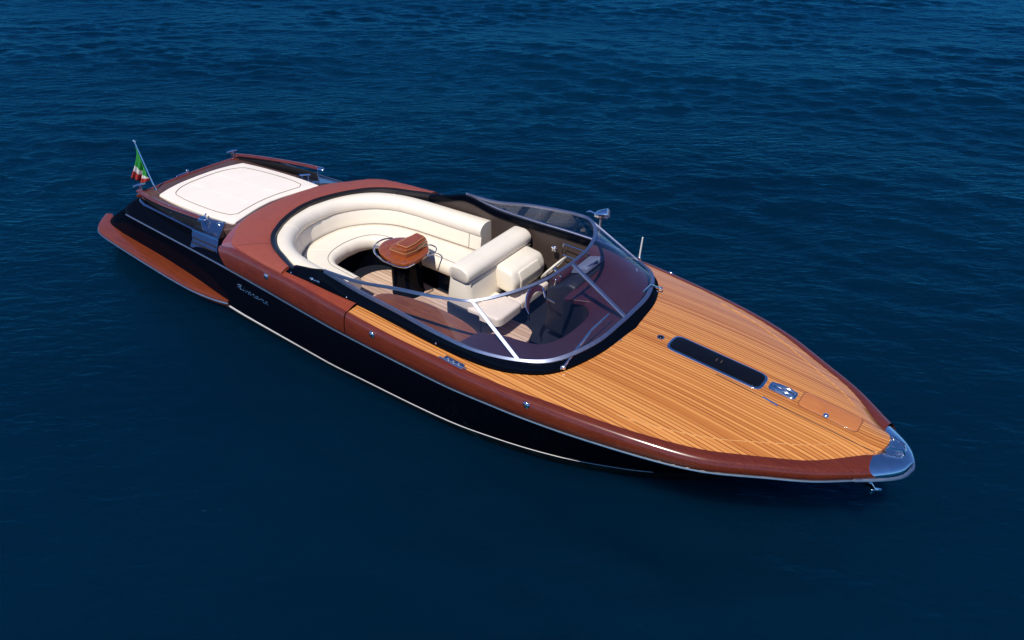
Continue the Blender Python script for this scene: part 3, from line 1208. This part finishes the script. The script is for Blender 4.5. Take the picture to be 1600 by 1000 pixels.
hatch = deck_plate(10.62, 11.80, -.145, .175, .11, 0, .014, .008).build('deck_hatch', 'chrome', boat)
deck_plate(10.65, 11.77, -.118, .148, .09, 0, .022, .006).build('hatch_glass', 'smoked', hatch)
for sx in (-.03, .03):
    MB().box((11.24 + sx, .015, deckz(11.24, .015) + .026), (.016, .05, .012), 0, .004).build('hatch_catch', 'brown', hatch)
# pop-up bow cleat
mb = deck_plate(11.84, 12.15, -.035, .115, .045, 0, .012, .006)
cl = mb.build('bow_cleat', 'chrome', boat)
zc = deckz(12, .04)
for yy in (.004, .076):
    MB().tube([(11.86, yy, zc + .020), (11.93, yy, zc + .030), (12.06, yy, zc + .028), (12.13, yy, zc + .012)], [.012, .022, .022, .010], 10, flat=.7, up=(0, 0, 1)).build('cleat_horn', 'chrome', cl)
MB().box((12.0, .04, zc + .012), (.06, .05, .016), 0, .005).build('cleat_pin', 'frame', cl)
# anchor locker lid
deck_plate(12.19, 12.84, -.078, .203, .05, 0, .004, .002).build('locker_joint', 'cabinet', boat)
lid = deck_plate(12.20, 12.83, -.07, .195, .045, 0, .009, .003).build('locker_lid', 'lid', boat)
MB().ball((12.5, -.06, deckz(12.5, -.06) + .02), .033, 12, (1, 1, .7)).build('lid_knob', 'chrome', lid)
bt = MB().tube([(10.5, 0, deckz(10.5, 0) - .01), (10.5, 0, deckz(10.5, 0) + .012)], .045, 14)
bt = bt.build('deck_button', 'chrome', boat)
MB().ball((10.5, 0, deckz(10.5, 0) + .012), .032, 12, (1, 1, .4)).build('button_cap', 'smoked', bt)
mb = MB().tube([(11.86, -.205, deckz(11.9, -.2) + .01), (12.04, -.235, deckz(12, -.23) + .01)], .010, 6).box((11.98, -.225, deckz(12, -.22) + .01), (.07, .025, .02), R(-8), .006)
mb.build('deck_hinge', 'chrome', boat)
# midship cleats
for sg in (-1, 1):
    mb = MB().slab(rounded([(8.55, sg * 1.655), (8.85, sg * 1.66), (8.85, sg * 1.735), (8.55, sg * 1.73)], .02), lambda x, y: deckz(x, y) - .01, lambda x, y: deckz(x, y) + .012, .006)
    q = mb.build('side_cleat', 'chrome', boat)
    for dx in (.07, .15, .23):
        MB().box((8.55 + dx, sg * 1.693, deckz(8.7, 1.69) + .02), (.035, .04, .026), 0, .008).build('cleat_horn', 'frame', q)
    MB().bar([(x, sg * (float(Y1(x)) - .004), float(Z1(x)) + .016) for x in np.linspace(8.5, 8.9, 5)], [(0, 1, 0)] * 5, [(0, 0, 1)] * 5, .022, .012).build('chafe_strip', 'chrome', q)
# rail lights
for sg in (-1, 1):
    for x in (5.19, 7.45, 9.78):
        y0, y1, z0, z1 = float(Y0(x)), float(Y1(x)), float(Z0(x)), float(Z1(x))
        th = R(40)
        c = (x, sg * (y1 + (y0 + .018 - y1) * math.cos(th) ** .85 + .004), z0 + .027 + (z1 - z0) * math.sin(th) ** .85)
        lt = MB().ball(c, .048, 14, (1, .6, 1)).build('rail_light', 'chrome', boat)
        MB().ball((c[0], c[1] + sg * .018, c[2] + .008), .024, 10, (1, .9, 1)).build('light_lens', 'navy', lt)
# antenna and searchlight on the port side deck
mb = MB().tube([(9.37, 1.52, deckz(9.37, 1.52)), (9.37, 1.52, 1.53)], .02, 10).ball((9.37, 1.52, 1.53), .03, 10)
an = mb.build('antenna', 'chrome', boat)
MB().tube([(9.37, 1.52, 1.53), (9.39, 1.51, 1.87)], [.013, .010], 8).build('antenna_whip', 'plastic', an)
MB().tube([(9.30, 1.5, 1.50), (9.55, 1.15, 1.545)], .011, 8).build('antenna_bracket', 'chrome', an)
sb = np.array((8.66, 1.6, deckz(8.66, 1.6)))
sl = MB().tube([sb, sb + np.array((0, 0, .5))], .018, 10).tube([sb, sb + np.array((0, 0, .03))], .045, 12).build('searchlight', 'chrome', boat)
h = sb + np.array((.03, 0, .58))
ax_ = Vector((.86, .22, .28)).normalized()
pth = [Vector(h) + ax_ * t for t in (-.13, -.12, -.07, 0, .06, .085, .09)]
MB().tube(pth, [.01, .036, .062, .074, .078, .078, .068], 16).build('lamp_housing', 'chrome', sl)
MB().tube([Vector(h) + ax_ * .088, Vector(h) + ax_ * .096], [.066, .055], 16).build('lamp_lens', 'screen', sl)
MB().tube([h + np.array((-.10, 0, -.03)), h + np.array((-.2, -.02, .0)), h + np.array((-.25, -.03, -.03))], .013, 8).build('lamp_handle', 'chrome', sl)

# ---- lettering as raised chrome script
SC = {
    'R': [[(0, 0), (.1, .68)], [(-.14, .52), (.05, .70), (.34, .72), (.44, .56), (.34, .40), (.1, .36), (.28, .28), (.42, .03), (.56, .1)]],
    'i': [[(0, .1), (.1, .42), (.06, .05), (.14, .0), (.26, .14)], [(.13, .62), (.15, .66)]],
    'v': [[(0, .14), (.1, .42), (.14, .02), (.2, .0), (.34, .36), (.42, .34)]],
    'a': [[(.32, .36), (.18, .44), (.03, .22), (.1, 0), (.26, .12), (.34, .42), (.32, .06), (.42, .06), (.5, .14)]],
    'r': [[(0, .12), (.1, .45), (.2, .38), (.3, .4), (.25, .05), (.34, 0), (.44, .12)]],
    'm': [[(0, .12), (.08, .42), (.06, 0), (.18, .42), (.26, .36), (.25, 0), (.38, .42), (.46, .36), (.44, .03), (.52, .02), (.6, .14)]],
}
ADV = {'R': .62, 'i': .26, 'v': .42, 'a': .5, 'r': .44, 'm': .6}


def script(name, text, fn, size, rad, parent):
    """fn(u, v): metres along and up the letter line -> point"""
    mb = MB()
    x = 0
    for ch in text:
        for st in SC[ch]:
            pts = spl([(x + a + .22 * b, b) for a, b in st], 4)
            mb.tube([fn(p[0] * size * 1.12, p[1] * size * .55) for p in pts], rad, 6)
        x += ADV[ch]
    return mb.build(name, 'letter', parent)


def hull_pt(sg, z_base, x_start, slope=0):
    def fn(u, v):
        x = x_start + u
        zt, yt = float(Z0(x)), float(Y0(x))
        z = z_base + slope * u + v
        t = (zt - z) / (zt - .205)
        y = yt * (1 - t) + float(YB(x)) * t + (.035 * max(0, 1 - abs(x - 6.5) / 3)) * 4 * t * (1 - t)
        return (x, sg * (y + .006), z)
    return fn


script('hull_script', 'Rivarama', hull_pt(-1, .70, 4.33, .02), .185, .0050, hull)


def mirror_fn(fn, total):
    return lambda u, v: fn(total - u, v)


script('hull_script', 'Rivarama', mirror_fn(hull_pt(1, .70, 4.33, .02), .72), .185, .0075, hull)


def coam_pt(sg):
    def fn(u, v):
        x = 6.02 + u
        i = int(np.argmin(np.abs(ct[:len(ct) // 2, 0] - x)))
        a, b = cb[i], mid1[i]
        t = .35 + v / .16
        p = a + (b - a) * t
        return (x, sg * (abs(p[1]) + .006), p[2] + .006)
    return fn


script('coaming_script', 'Riva', coam_pt(-1), .10, .005, coam)
script('coaming_script', 'Riva', mirror_fn(coam_pt(1), .22), .10, .005, coam)

# ------------------------------------------------------------------ cockpit interior
sub = MB().slab([(4.5, -1.4), (8.34, -1.42), (8.34, .30), (8.9, .30), (8.9, 1.42), (4.5, 1.4)], .30, .36, .01).build('cockpit_sole', 'navy', boat)
fl_o = spl([(5.23, .12), (5.28, -.22), (5.45, -.55), (5.75, -.85), (6.2, -1.2), (7.0, -1.3), (8.30, -1.3), (8.32, -.6), (8.32, .46), (7.4, .48), (6.4, .46), (5.7, .50), (5.38, .40)], 4, True)
floor = MB().slab(rounded(fl_o, .02, 1), .34, .40, .01).build('cockpit_floor', 'floor', boat)
# lining walls
lin = []
for z in (None, 1.0, .34):
    rr = []
    for p in inn2:
        if p[0] > 9.6:
            continue
        rr.append((p[0], p[1] + (np.sign(p[1]) * .02), (p[2] + .06) if z is None else z))
    lin.append(rr)
L = np.array(lin)
k = [i for i in range(L.shape[1]) if L[0, i, 1] < 0]
kk = [i for i in range(L.shape[1]) if L[0, i, 1] > 0]
for idx in (k, kk):
    lining = MB().grid(L[:, idx].copy()).build('cockpit_lining', 'brown', boat)
# lining behind the sofa
mb = MB()
for sg in (-1, 1):
    q = np.array(rows_t[-1])
    q[:, 1] *= sg
    q2 = q.copy()
    q2[:, 2] = .45
    mb.grid([q, q2])
mb.build('well_wall', 'gap', lining)

# ---- U-shaped sofa
def ring_curve(tab, z, s_end, p_end, y_s=None, y_p=None):
    """tab: (x, y) half table from (5.5, y) to (x, 0)"""
    h = spl([(a, b) for a, b in tab], 6)
    s = h.copy()
    s[:, 1] *= -1
    y5 = tab[0][1]
    st = [(x, -(y5 + ((y_s or y5) - y5) * (x - 5.5) / (s_end - 5.5))) for x in np.linspace(s_end, 5.5, 3)[:-1]]
    pt = [(x, y5 + ((y_p or y5) - y5) * (x - 5.5) / (p_end - 5.5)) for x in np.linspace(5.5, p_end, 9)[1:]]
    P = np.vstack([st, s, h[::-1][1:], pt])
    return np.c_[P, np.full(len(P), z)]


SE, PE = 5.8, 6.78
c_out = ring_curve([(5.5, 1.345), (5.05, 1.265), (4.65, 1.095), (4.42, .895), (4.22, .56), (4.105, 0)], 1.31, SE, PE, 1.36, 1.46)
c_crs = ring_curve([(5.5, 1.10), (5.1, 1.03), (4.78, .88), (4.55, .65), (4.38, .33), (4.34, 0)], 1.15, SE, PE, 1.12, 1.19)
c_bk = ring_curve([(5.5, 1.05), (5.1, .97), (4.8, .81), (4.58, .58), (4.44, .30), (4.405, 0)], .88, SE, PE, 1.07, 1.15)
c_fr = ring_curve([(5.5, .60), (5.2, .57), (5.02, .46), (4.91, .26), (4.87, 0)], .90, SE, PE, .62, .62)
# resample to a common count
cc = {}
for nme, c in (('o', c_out), ('c', c_crs), ('b', c_bk), ('f', c_fr)):
    a = np.array([c[i] for i in range(len(c))])
    cc[nme] = resamp(a, 90)


def mixc(a, b, t, dz=0, z=None):
    q = cc[a] * (1 - t) + cc[b] * t
    q[:, 2] = (q[:, 2] + dz) if z is None else z
    return q


def capped(rows, name, mat, parent, ang=50):
    mb = MB().grid(rows)
    mb.fan([r[0] for r in rows][::-1])
    mb.fan([r[-1] for r in rows])
    return mb.build(name, mat, parent, angle=ang)


def offset_in(a, d, z):
    q = cc[a].copy()
    g = np.gradient(q[:, :2], axis=0)
    g /= np.linalg.norm(g, axis=1)[:, None]
    n = np.stack([g[:, 1], -g[:, 0]], 1)
    # inward = towards (5.9, 0)
    c = np.array((6.0, 0)) - q[:, :2]
    s = np.sign((n * c).sum(1))
    s[s == 0] = 1
    s[:] = np.median(s)
    q[:, :2] += n * s[:, None] * d
    q[:, 2] = z
    return q


# seat base (dark kick panel), the seat and backrest hang on it
kick = [offset_in('f', .07, .70), offset_in('f', .06, .68), offset_in('f', .05, .56), offset_in('f', .06, .355)]
sofa = capped(kick + [mixc('f', 'b', .6, z=.355), mixc('f', 'b', .9, z=.7)], 'sofa', 'black', boat)
part(sofa, 'black base of the U-shaped sofa')
seat_rows = [mixc('b', 'f', -.05, z=.80), mixc('b', 'f', 0, z=.87), mixc('b', 'f', .06, z=.897), mixc('b', 'f', .3, z=.908), mixc('b', 'f', .65, z=.908), mixc('b', 'f', .93, z=.905), mixc('b', 'f', 1.0, z=.899),
             offset_in('f', .03, .905), offset_in('f', .075, .885), offset_in('f', .105, .84), offset_in('f', .115, .78), offset_in('f', .10, .71), offset_in('f', .07, .672), offset_in('f', 0, .668)]
seat = capped(seat_rows, 'seat', 'cream', sofa)
MB().tube(mixc('b', 'f', .995, z=.904), .005, 5).build('piping_and_crease_shade', 'stitch_and_shade', seat)
back_rows = [mixc('b', 'o', -.01, z=.86), mixc('b', 'c', .0, z=.885), mixc('b', 'c', .12, z=.92), mixc('b', 'c', .5, z=1.02), mixc('b', 'c', .9, z=1.125), mixc('c', 'o', .03, z=1.15)]
for a in np.linspace(-.35, 1, 9):
    th = a * math.pi / 2
    t = .50 - .60 * math.cos(th)
    back_rows.append(mixc('c', 'o', t if a < .99 else .52, z=1.205 + .135 * math.sin(th)))
back_rows += [mixc('c', 'o', .8, z=1.335), mixc('c', 'o', .95, z=1.322), mixc('c', 'o', 1.0, z=1.295), mixc('c', 'o', 1.0, z=1.0)]
back = capped(back_rows, 'backrest', 'cream', sofa)
MB().tube(mixc('c', 'b', .06, z=1.142), .0075, 5).build('piping_and_crease_shade', 'stitch_and_shade', back)
MB().tube(mixc('b', 'f', .03, z=.903), .006, 5).build('piping_and_crease_shade', 'stitch_and_shade', seat)  # dark line painting the shade where seat meets backrest
ip = 85
MB().tube([r[ip] for r in back_rows[1:6]], .0065, 5).build('piping_and_crease_shade', 'stitch_and_shade', back)
for i_, nm in ((26, 'seam'), (60, 'seam')):
    MB().tube([r[i_] for r in back_rows[1:-2]], .006, 5).build(nm, 'cream', back)
    MB().tube([r[i_] + np.array((0, 0, .001)) for r in seat_rows[2:-2]], .004, 5).build(nm, 'cream', seat)

# ---- table
tb = np.array((6.06, .17))
ped = MB()
n = 28
rows = []
for z, k in ((.395, 1.06), (.43, 1.0), (.8, .97), (1.07, 1.02)):
    rows.append([(tb[0] + .05 + .245 * k * math.cos(2 * math.pi * j / n), tb[1] - .01 + .245 * k * math.sin(2 * math.pi * j / n), z) for j in range(n)])
ped.grid(rows, cv=True)
table = ped.build('table', 'black', boat)
part(table, 'black round pedestal of the cockpit table')
out = spl([(5.66, .16), (5.76, -.06), (6.02, -.17), (6.36, -.165), (6.455, .0), (6.43, .33), (6.25, .50), (5.95, .50), (5.74, .38)], 6, True)
top = MB().slab(out, 1.085, 1.14, .018).build('tabletop', 'table', table)
box_o = rounded([(5.98, -.05), (6.30, -.02), (6.34, .20), (6.29, .50), (6.02, .52), (5.97, .2)], .05)
fold = MB().slab(box_o, 1.14, 1.20, .012).build('folded_leaf', 'table', top)
MB().slab(rounded([(6.0, -.04), (6.30, -.01), (6.33, .2), (6.28, .485), (6.04, .50), (5.99, .2)], .05), 1.204, 1.262, .012).build('folded_leaf', 'table', top)
MB().slab(rounded([(6.06, .02), (6.28, .04), (6.29, .22), (6.255, .47), (6.07, .48)], .03), 1.266, 1.285, .008).build('leaf_inlay', 'table', top)
MB().tube([(p[0], p[1], 1.288) for p in rounded([(6.065, .025), (6.275, .045), (6.285, .22), (6.25, .462), (6.075, .472)], .03)], .0032, 6, closed=True).build('leaf_edge_highlight', 'margin', top)  # pale line painted as the highlight on the upper leaf edge
MB().tube([(p[0], p[1], 1.205) for p in box_o], .0032, 6, closed=True).build('leaf_edge_highlight', 'margin', top)  # painted highlight round the lower leaf edge
rail = spl([(6.49, -.04), (6.46, -.19), (6.24, -.26), (5.95, -.235), (5.72, -.12), (5.60, .05), (5.59, .2), (5.67, .33)], 6)
mb = MB().tube([(p[0], p[1], 1.125) for p in rail], .013, 8)
for p in (rail[0], rail[14], rail[28], rail[-1]):
    v = (tb - p) / np.linalg.norm(tb - p)
    mb.tube([(p[0], p[1], 1.125), (p[0] + v[0] * .09, p[1] + v[1] * .09, 1.11)], .008, 6)
mb.build('table_rail', 'chrome', table)
lp = spl([(6.42, .24), (6.50, .28), (6.50, .42), (6.42, .52), (6.30, .53), (6.26, .47)], 6)
MB().tube([(p[0], p[1], 1.125) for p in lp], .011, 8).build('table_rail', 'chrome', table)
for x, y in ((5.78, .08), (5.78, .33), (5.92, .44), (6.0, -.12), (6.36, -.1)):
    MB().ball((x, y, 1.142), .012, 8).build('table_stud', 'chrome', top)

# ---- helm bench
zf = .5
bench = MB().box((7.45, .62, .55), (.62, 1.42, .38), 0, .02).box((7.62, .2, .53), (.5, .5, .30), 0, .03).build('helm_bench', 'navy', boat)
part(bench, 'dark pedestal under the cream helm bench')
# back shell: section in x-z swept along y
def extr(prof, y0, y1, name, mat, parent, rd=.04, nseg=4, ang=45, skew=0):
    P = np.array(prof, float)
    c = P.mean(0)
    rows = []
    ys = [(y0, 1 - rd / .16 * .6), (y0 + rd * .3, 1 - rd / .16 * .25), (y0 + rd, 1.0)]
    ys += [(y, 1.0) for y in np.linspace(y0 + rd, y1 - rd, nseg)[1:-1]]
    ys += [(y1 - rd, 1.0), (y1 - rd * .3, 1 - rd / .16 * .25), (y1, 1 - rd / .16 * .6)]
    for y, k in ys:
        q = c + (P - c) * k
        rows.append([(p[0] + skew * (y - y0), y, p[1]) for p in q])
    mb = MB().grid(rows, cv=True)
    mb.fan(rows[0])
    mb.fan(rows[-1][::-1])
    return mb.build(name, mat, parent, angle=ang)


shell = rounded([(7.10, .50), (7.60, .50), (7.62, .80), (7.575, 1.25), (7.20, 1.25), (7.14, .9)], .035, 4)
extr(shell, -.06, 1.38, 'bench_back', 'cream', bench, .05)
th = np.linspace(0, 2 * math.pi, 21)[:-1]
rollp = rounded([(7.205, 1.215), (7.575, 1.20), (7.605, 1.34), (7.50, 1.425), (7.24, 1.415)], .085, 6)
extr(rollp, -.10, 1.42, 'bench_bolster', 'cream', bench, .03, 8)
MB().tube([(7.585, y, 1.198) for y in np.linspace(-.07, 1.39, 6)], .006, 6).build('piping_and_crease_shade', 'stitch_and_shade', bench)
blk = rounded([(7.54, .84), (7.90, .80), (7.94, 1.02), (7.86, 1.19), (7.54, 1.225)], .07, 5)
bol = extr(blk, .53, 1.33, 'flip_up_bolster', 'cream', bench, .06)
pan = rounded([(7.885, .86), (7.935, .86), (7.95, 1.02), (7.90, 1.15), (7.86, 1.15)], .015, 3)
extr(pan, .68, 1.18, 'bolster_panel', 'cream', bol, .03)
st = rounded([(7.52, -.09), (8.06, -.06), (8.10, .02), (8.10, .50), (7.52, .52)], [.06, .07, .05, .07, .05], 5)
MB().slab(st, .66, .80, .045, 5, .012).build('bench_seat', 'cream', bench)
st2 = rounded([(7.52, .56), (8.02, .56), (8.02, 1.32), (7.52, 1.32)], .06, 5)
MB().slab(st2, .60, .72, .04, 5, .01).build('bench_seat', 'cream', bench)
# ---- starboard cabinet with wooden top
cab = spl([(6.55, -1.40), (6.56, -1.06), (6.60, -.84), (6.95, -.68), (7.5, -.62), (8.1, -.68), (8.45, -.84), (8.62, -1.05), (8.70, -1.42)], 5)
cab_in = [(p[0], p[1] - .03) for p in cab]
cb1 = MB().slab(cab_in, .38, 1.03, .01).build('side_cabinet', 'navy', boat)
MB().slab(cab, 1.032, 1.06, .012).build('cabinet_top', 'cabinet', cb1)

# ---- dashboard
dash_out = []
for p in inn:
    if p[0] > 8.55:
        dash_out.append(p)
dash_out = np.array(dash_out)
hole = spl([(8.55, -1.06), (8.82, -.93), (9.05, -.88), (9.30, -.80), (9.43, -.58), (9.47, -.2), (9.44, .10), (9.32, .24), (9.12, .27), (8.98, .20)], 5)
hole = np.vstack([hole, spl([(8.98, .20), (8.96, .45), (8.98, .8), (8.95, 1.1), (8.85, 1.34), (8.6, 1.41)], 4)[1:]])
dd = resamp(dash_out, 80)
hh = resamp(hole, 80)
# pair from starboard to port
rows = []
for t in np.linspace(0, 1, 9):
    q = dd[:, :2] * (1 - t) + hh * t
    z = dd[:, 2] * (1 - t) - .02 * (1 - t) + 1.375 * t
    rows.append(np.c_[q, z])
lip = np.c_[hh, np.full(80, 1.355)]
dn = np.c_[hh - (hh - np.array((9, -.3))) * .0, np.full(80, 1.20)]
dash = MB().grid(rows + [lip]).build('dashboard', 'burgundy', boat)
MB().grid([lip, dn, np.c_[hh, np.full(80, .0)]]).build('dash_front', 'navy', dash)
# companionway pit
MB().slab(rounded([(8.34, -1.1), (9.5, -.95), (9.5, .28), (8.34, .28)], .05), -.05, .02, .01).build('companionway_floor', 'navy', dash)
for k in range(2):
    MB().box((8.48 + .2 * k, -.45, .26 - .12 * k), (.2, .7, .03), 0, .008).build('companionway_step', 'navy', dash)
# helm console
con = extr(rounded([(8.50, .52), (8.98, .52), (8.98, 1.40), (8.86, 1.42), (8.52, 1.22)], .03, 3), .48, 1.36, 'helm_console', 'navy', dash, .03)
extr(rounded([(8.66, 1.34), (8.94, 1.44), (8.92, 1.50), (8.70, 1.43)], .015, 3), .86, 1.30, 'instrument_panel', 'screen', con, .02)
extr(rounded([(8.50, 1.20), (8.66, 1.30), (8.62, 1.37), (8.50, 1.30)], .03, 3), .62, 1.0, 'console_pad', 'burgundy', con, .03)
extr(rounded([(8.50, 1.22), (8.64, 1.32), (8.60, 1.38), (8.50, 1.30)], .03, 3), 1.10, 1.34, 'console_pad', 'burgundy', con, .03)
MB().tube([(8.90, .92, 1.505), (8.93, 1.12, 1.515)], .012, 8).build('console_trim', 'chrome', con)
for yy in (.55, .66):
    MB().tube([(8.60, yy, 1.24), (8.63, yy, 1.36)], .010, 8).ball((8.63, yy, 1.37), .018, 10).build('throttle_lever', 'chrome', con)
# raised wedge on the dash top
mb = MB().slab(rounded([(9.10, .20), (9.36, .30), (9.30, .62), (9.08, .52)], .03), 1.36, lambda x, y: 1.42 + .05 * (x - 9.1), .012)
mb.build('dash_hump', 'burgundy', dash)
# steering wheel
wc = Vector((8.30, .98, 1.24))
wn = Vector((-.80, 0, .60)).normalized()
wa = Vector((0, 1, 0))
wb = wn.cross(wa)
cir = [wc + (wa * math.cos(t) + wb * math.sin(t)) * .225 for t in np.linspace(0, 2 * math.pi, 33)[:-1]]
wheel = MB().tube(cir, .017, 8, closed=True).build('steering_wheel', 'ivory', boat)
mb = MB()
for t in (R(90), R(210), R(330)):
    mb.tube([wc, wc + (wa * math.cos(t) + wb * math.sin(t)) * .22], [.016, .009], 8)
mb.tube([wc + wn * .015, wc - wn * .03], .045, 14).tube([wc - wn * .03, wc - wn * .36], .022, 10)
mb.build('wheel_hub', 'chrome', wheel)
# companionway door with chrome frame
dr = [(8.50, .02, 1.14), (8.44, .13, 1.27), (8.44, .27, 1.34), (8.52, .36, 1.31), (8.62, .31, 1.20)]
dp = spl(dr, 6)
door = MB().tube(dp, .012, 8).tube([(8.62, .31, 1.2), (8.82, .26, 1.22)], .012, 8).tube([(8.50, .02, 1.14), (8.58, -.02, 1.09), (8.60, -.03, 1.0)], .010, 8).build('companionway_door', 'chrome', dash)
g = [[(p[0], p[1], p[2]) for p in dp], [(p[0] + .04, p[1] - .01, p[2] - .07) for p in dp], [(p[0] + .06, p[1] - .01, p[2] - .07) for p in dp], [(p[0] + .02, p[1], p[2]) for p in dp]]
MB().grid(g, cu=True).build('door_panel', 'burgundy', door)
# latch and panel frame on the port lining
mb = MB().ball((8.03, 1.39, 1.27), .05, 12, (1, .5, 1)).box((8.03, 1.375, 1.27), (.10, .02, .03), 0, .006, ry=R(40)).box((8.03, 1.375, 1.27), (.03, .02, .09), 0, .006, ry=R(40))
mb.build('lining_latch', 'cap', lining)
mb = MB()
fr = rounded([(8.18, 1.22), (8.62, 1.22), (8.62, 1.41), (8.18, 1.41)], .02, 3)
mb.tube([(p[0], 1.395, p[1]) for p in fr], .008, 6, closed=True)
mb.build('panel_frame', 'chrome', lining)
# cabin below the foredeck is closed off
MB().slab(rounded([(9.3, -1.35), (10.0, -1.0), (10.1, 0), (10.0, 1.0), (9.3, 1.35)], .1), .5, .52, .005).build('cabin_floor', 'navy', dash)

# ------------------------------------------------------------------ flag on its pole
flag = bpy.data.objects.new('stern_flag', None)
COL.objects.link(flag)
flag.location = (.76, -.78, .93)
flag['label'] = 'drooping green, white and red flag on a slanting chrome pole at the stern'
flag['category'] = 'flag'
a, b = np.array((.76, -.78, .93)), np.array((.50, -.78, 1.79))
pole = MB().tube([a, b], [.016, .012], 10).tube([a, a + (b - a) * .05], .024, 10).build('flagpole', 'chrome', flag)
MB().ball(b + np.array((-.004, 0, .012)), .03, 12).build('finial', 'chrome', pole)
H = [(.505, 1.715), (.53, 1.60), (.555, 1.47), (.58, 1.35), (.615, 1.24)]
Fl = [(.06, 1.05), (.14, .985), (.27, .965), (.43, 1.0), (.63, 1.09)]
hs, fs = spl(H, 8), spl(Fl, 8)
nu, nv = len(hs), 26
me_v, me_f, uvs = [], [], []
for i in range(nu):
    for j in range(nv):
        t = j / (nv - 1)
        u = i / (nu - 1)
        p = hs[i] * (1 - t) + fs[i] * t
        sag = .05 * math.sin(math.pi * t) * (1 - u)
        p = p + np.array((-sag * .8 * 0 + .03 * math.sin(math.pi * t) * (1 - u), 0))
        y = -.785 + t ** .7 * (.055 * math.sin(u * 11 + 1.2 + t * 1.4) + .03 * math.sin(u * 23 + t * 2.5))
        me_v.append((p[0], y, p[1]))
        uvs.append((t, u))
for i in range(nu - 1):
    for j in range(nv - 1):
        me_f.append((i * nv + j, (i + 1) * nv + j, (i + 1) * nv + j + 1, i * nv + j + 1))
me = bpy.data.meshes.new('flag_cloth')
me.from_pydata(me_v, [], me_f)
ul = me.uv_layers.new(name='UVMap')
for lp_ in me.loops:
    ul.data[lp_.index].uv = uvs[lp_.vertex_index]
for p in me.polygons:
    p.use_smooth = True
fc = link('flag_cloth', me, 'flag', flag)
sm = fc.modifiers.new('thickness', 'SOLIDIFY')
sm.thickness = .004
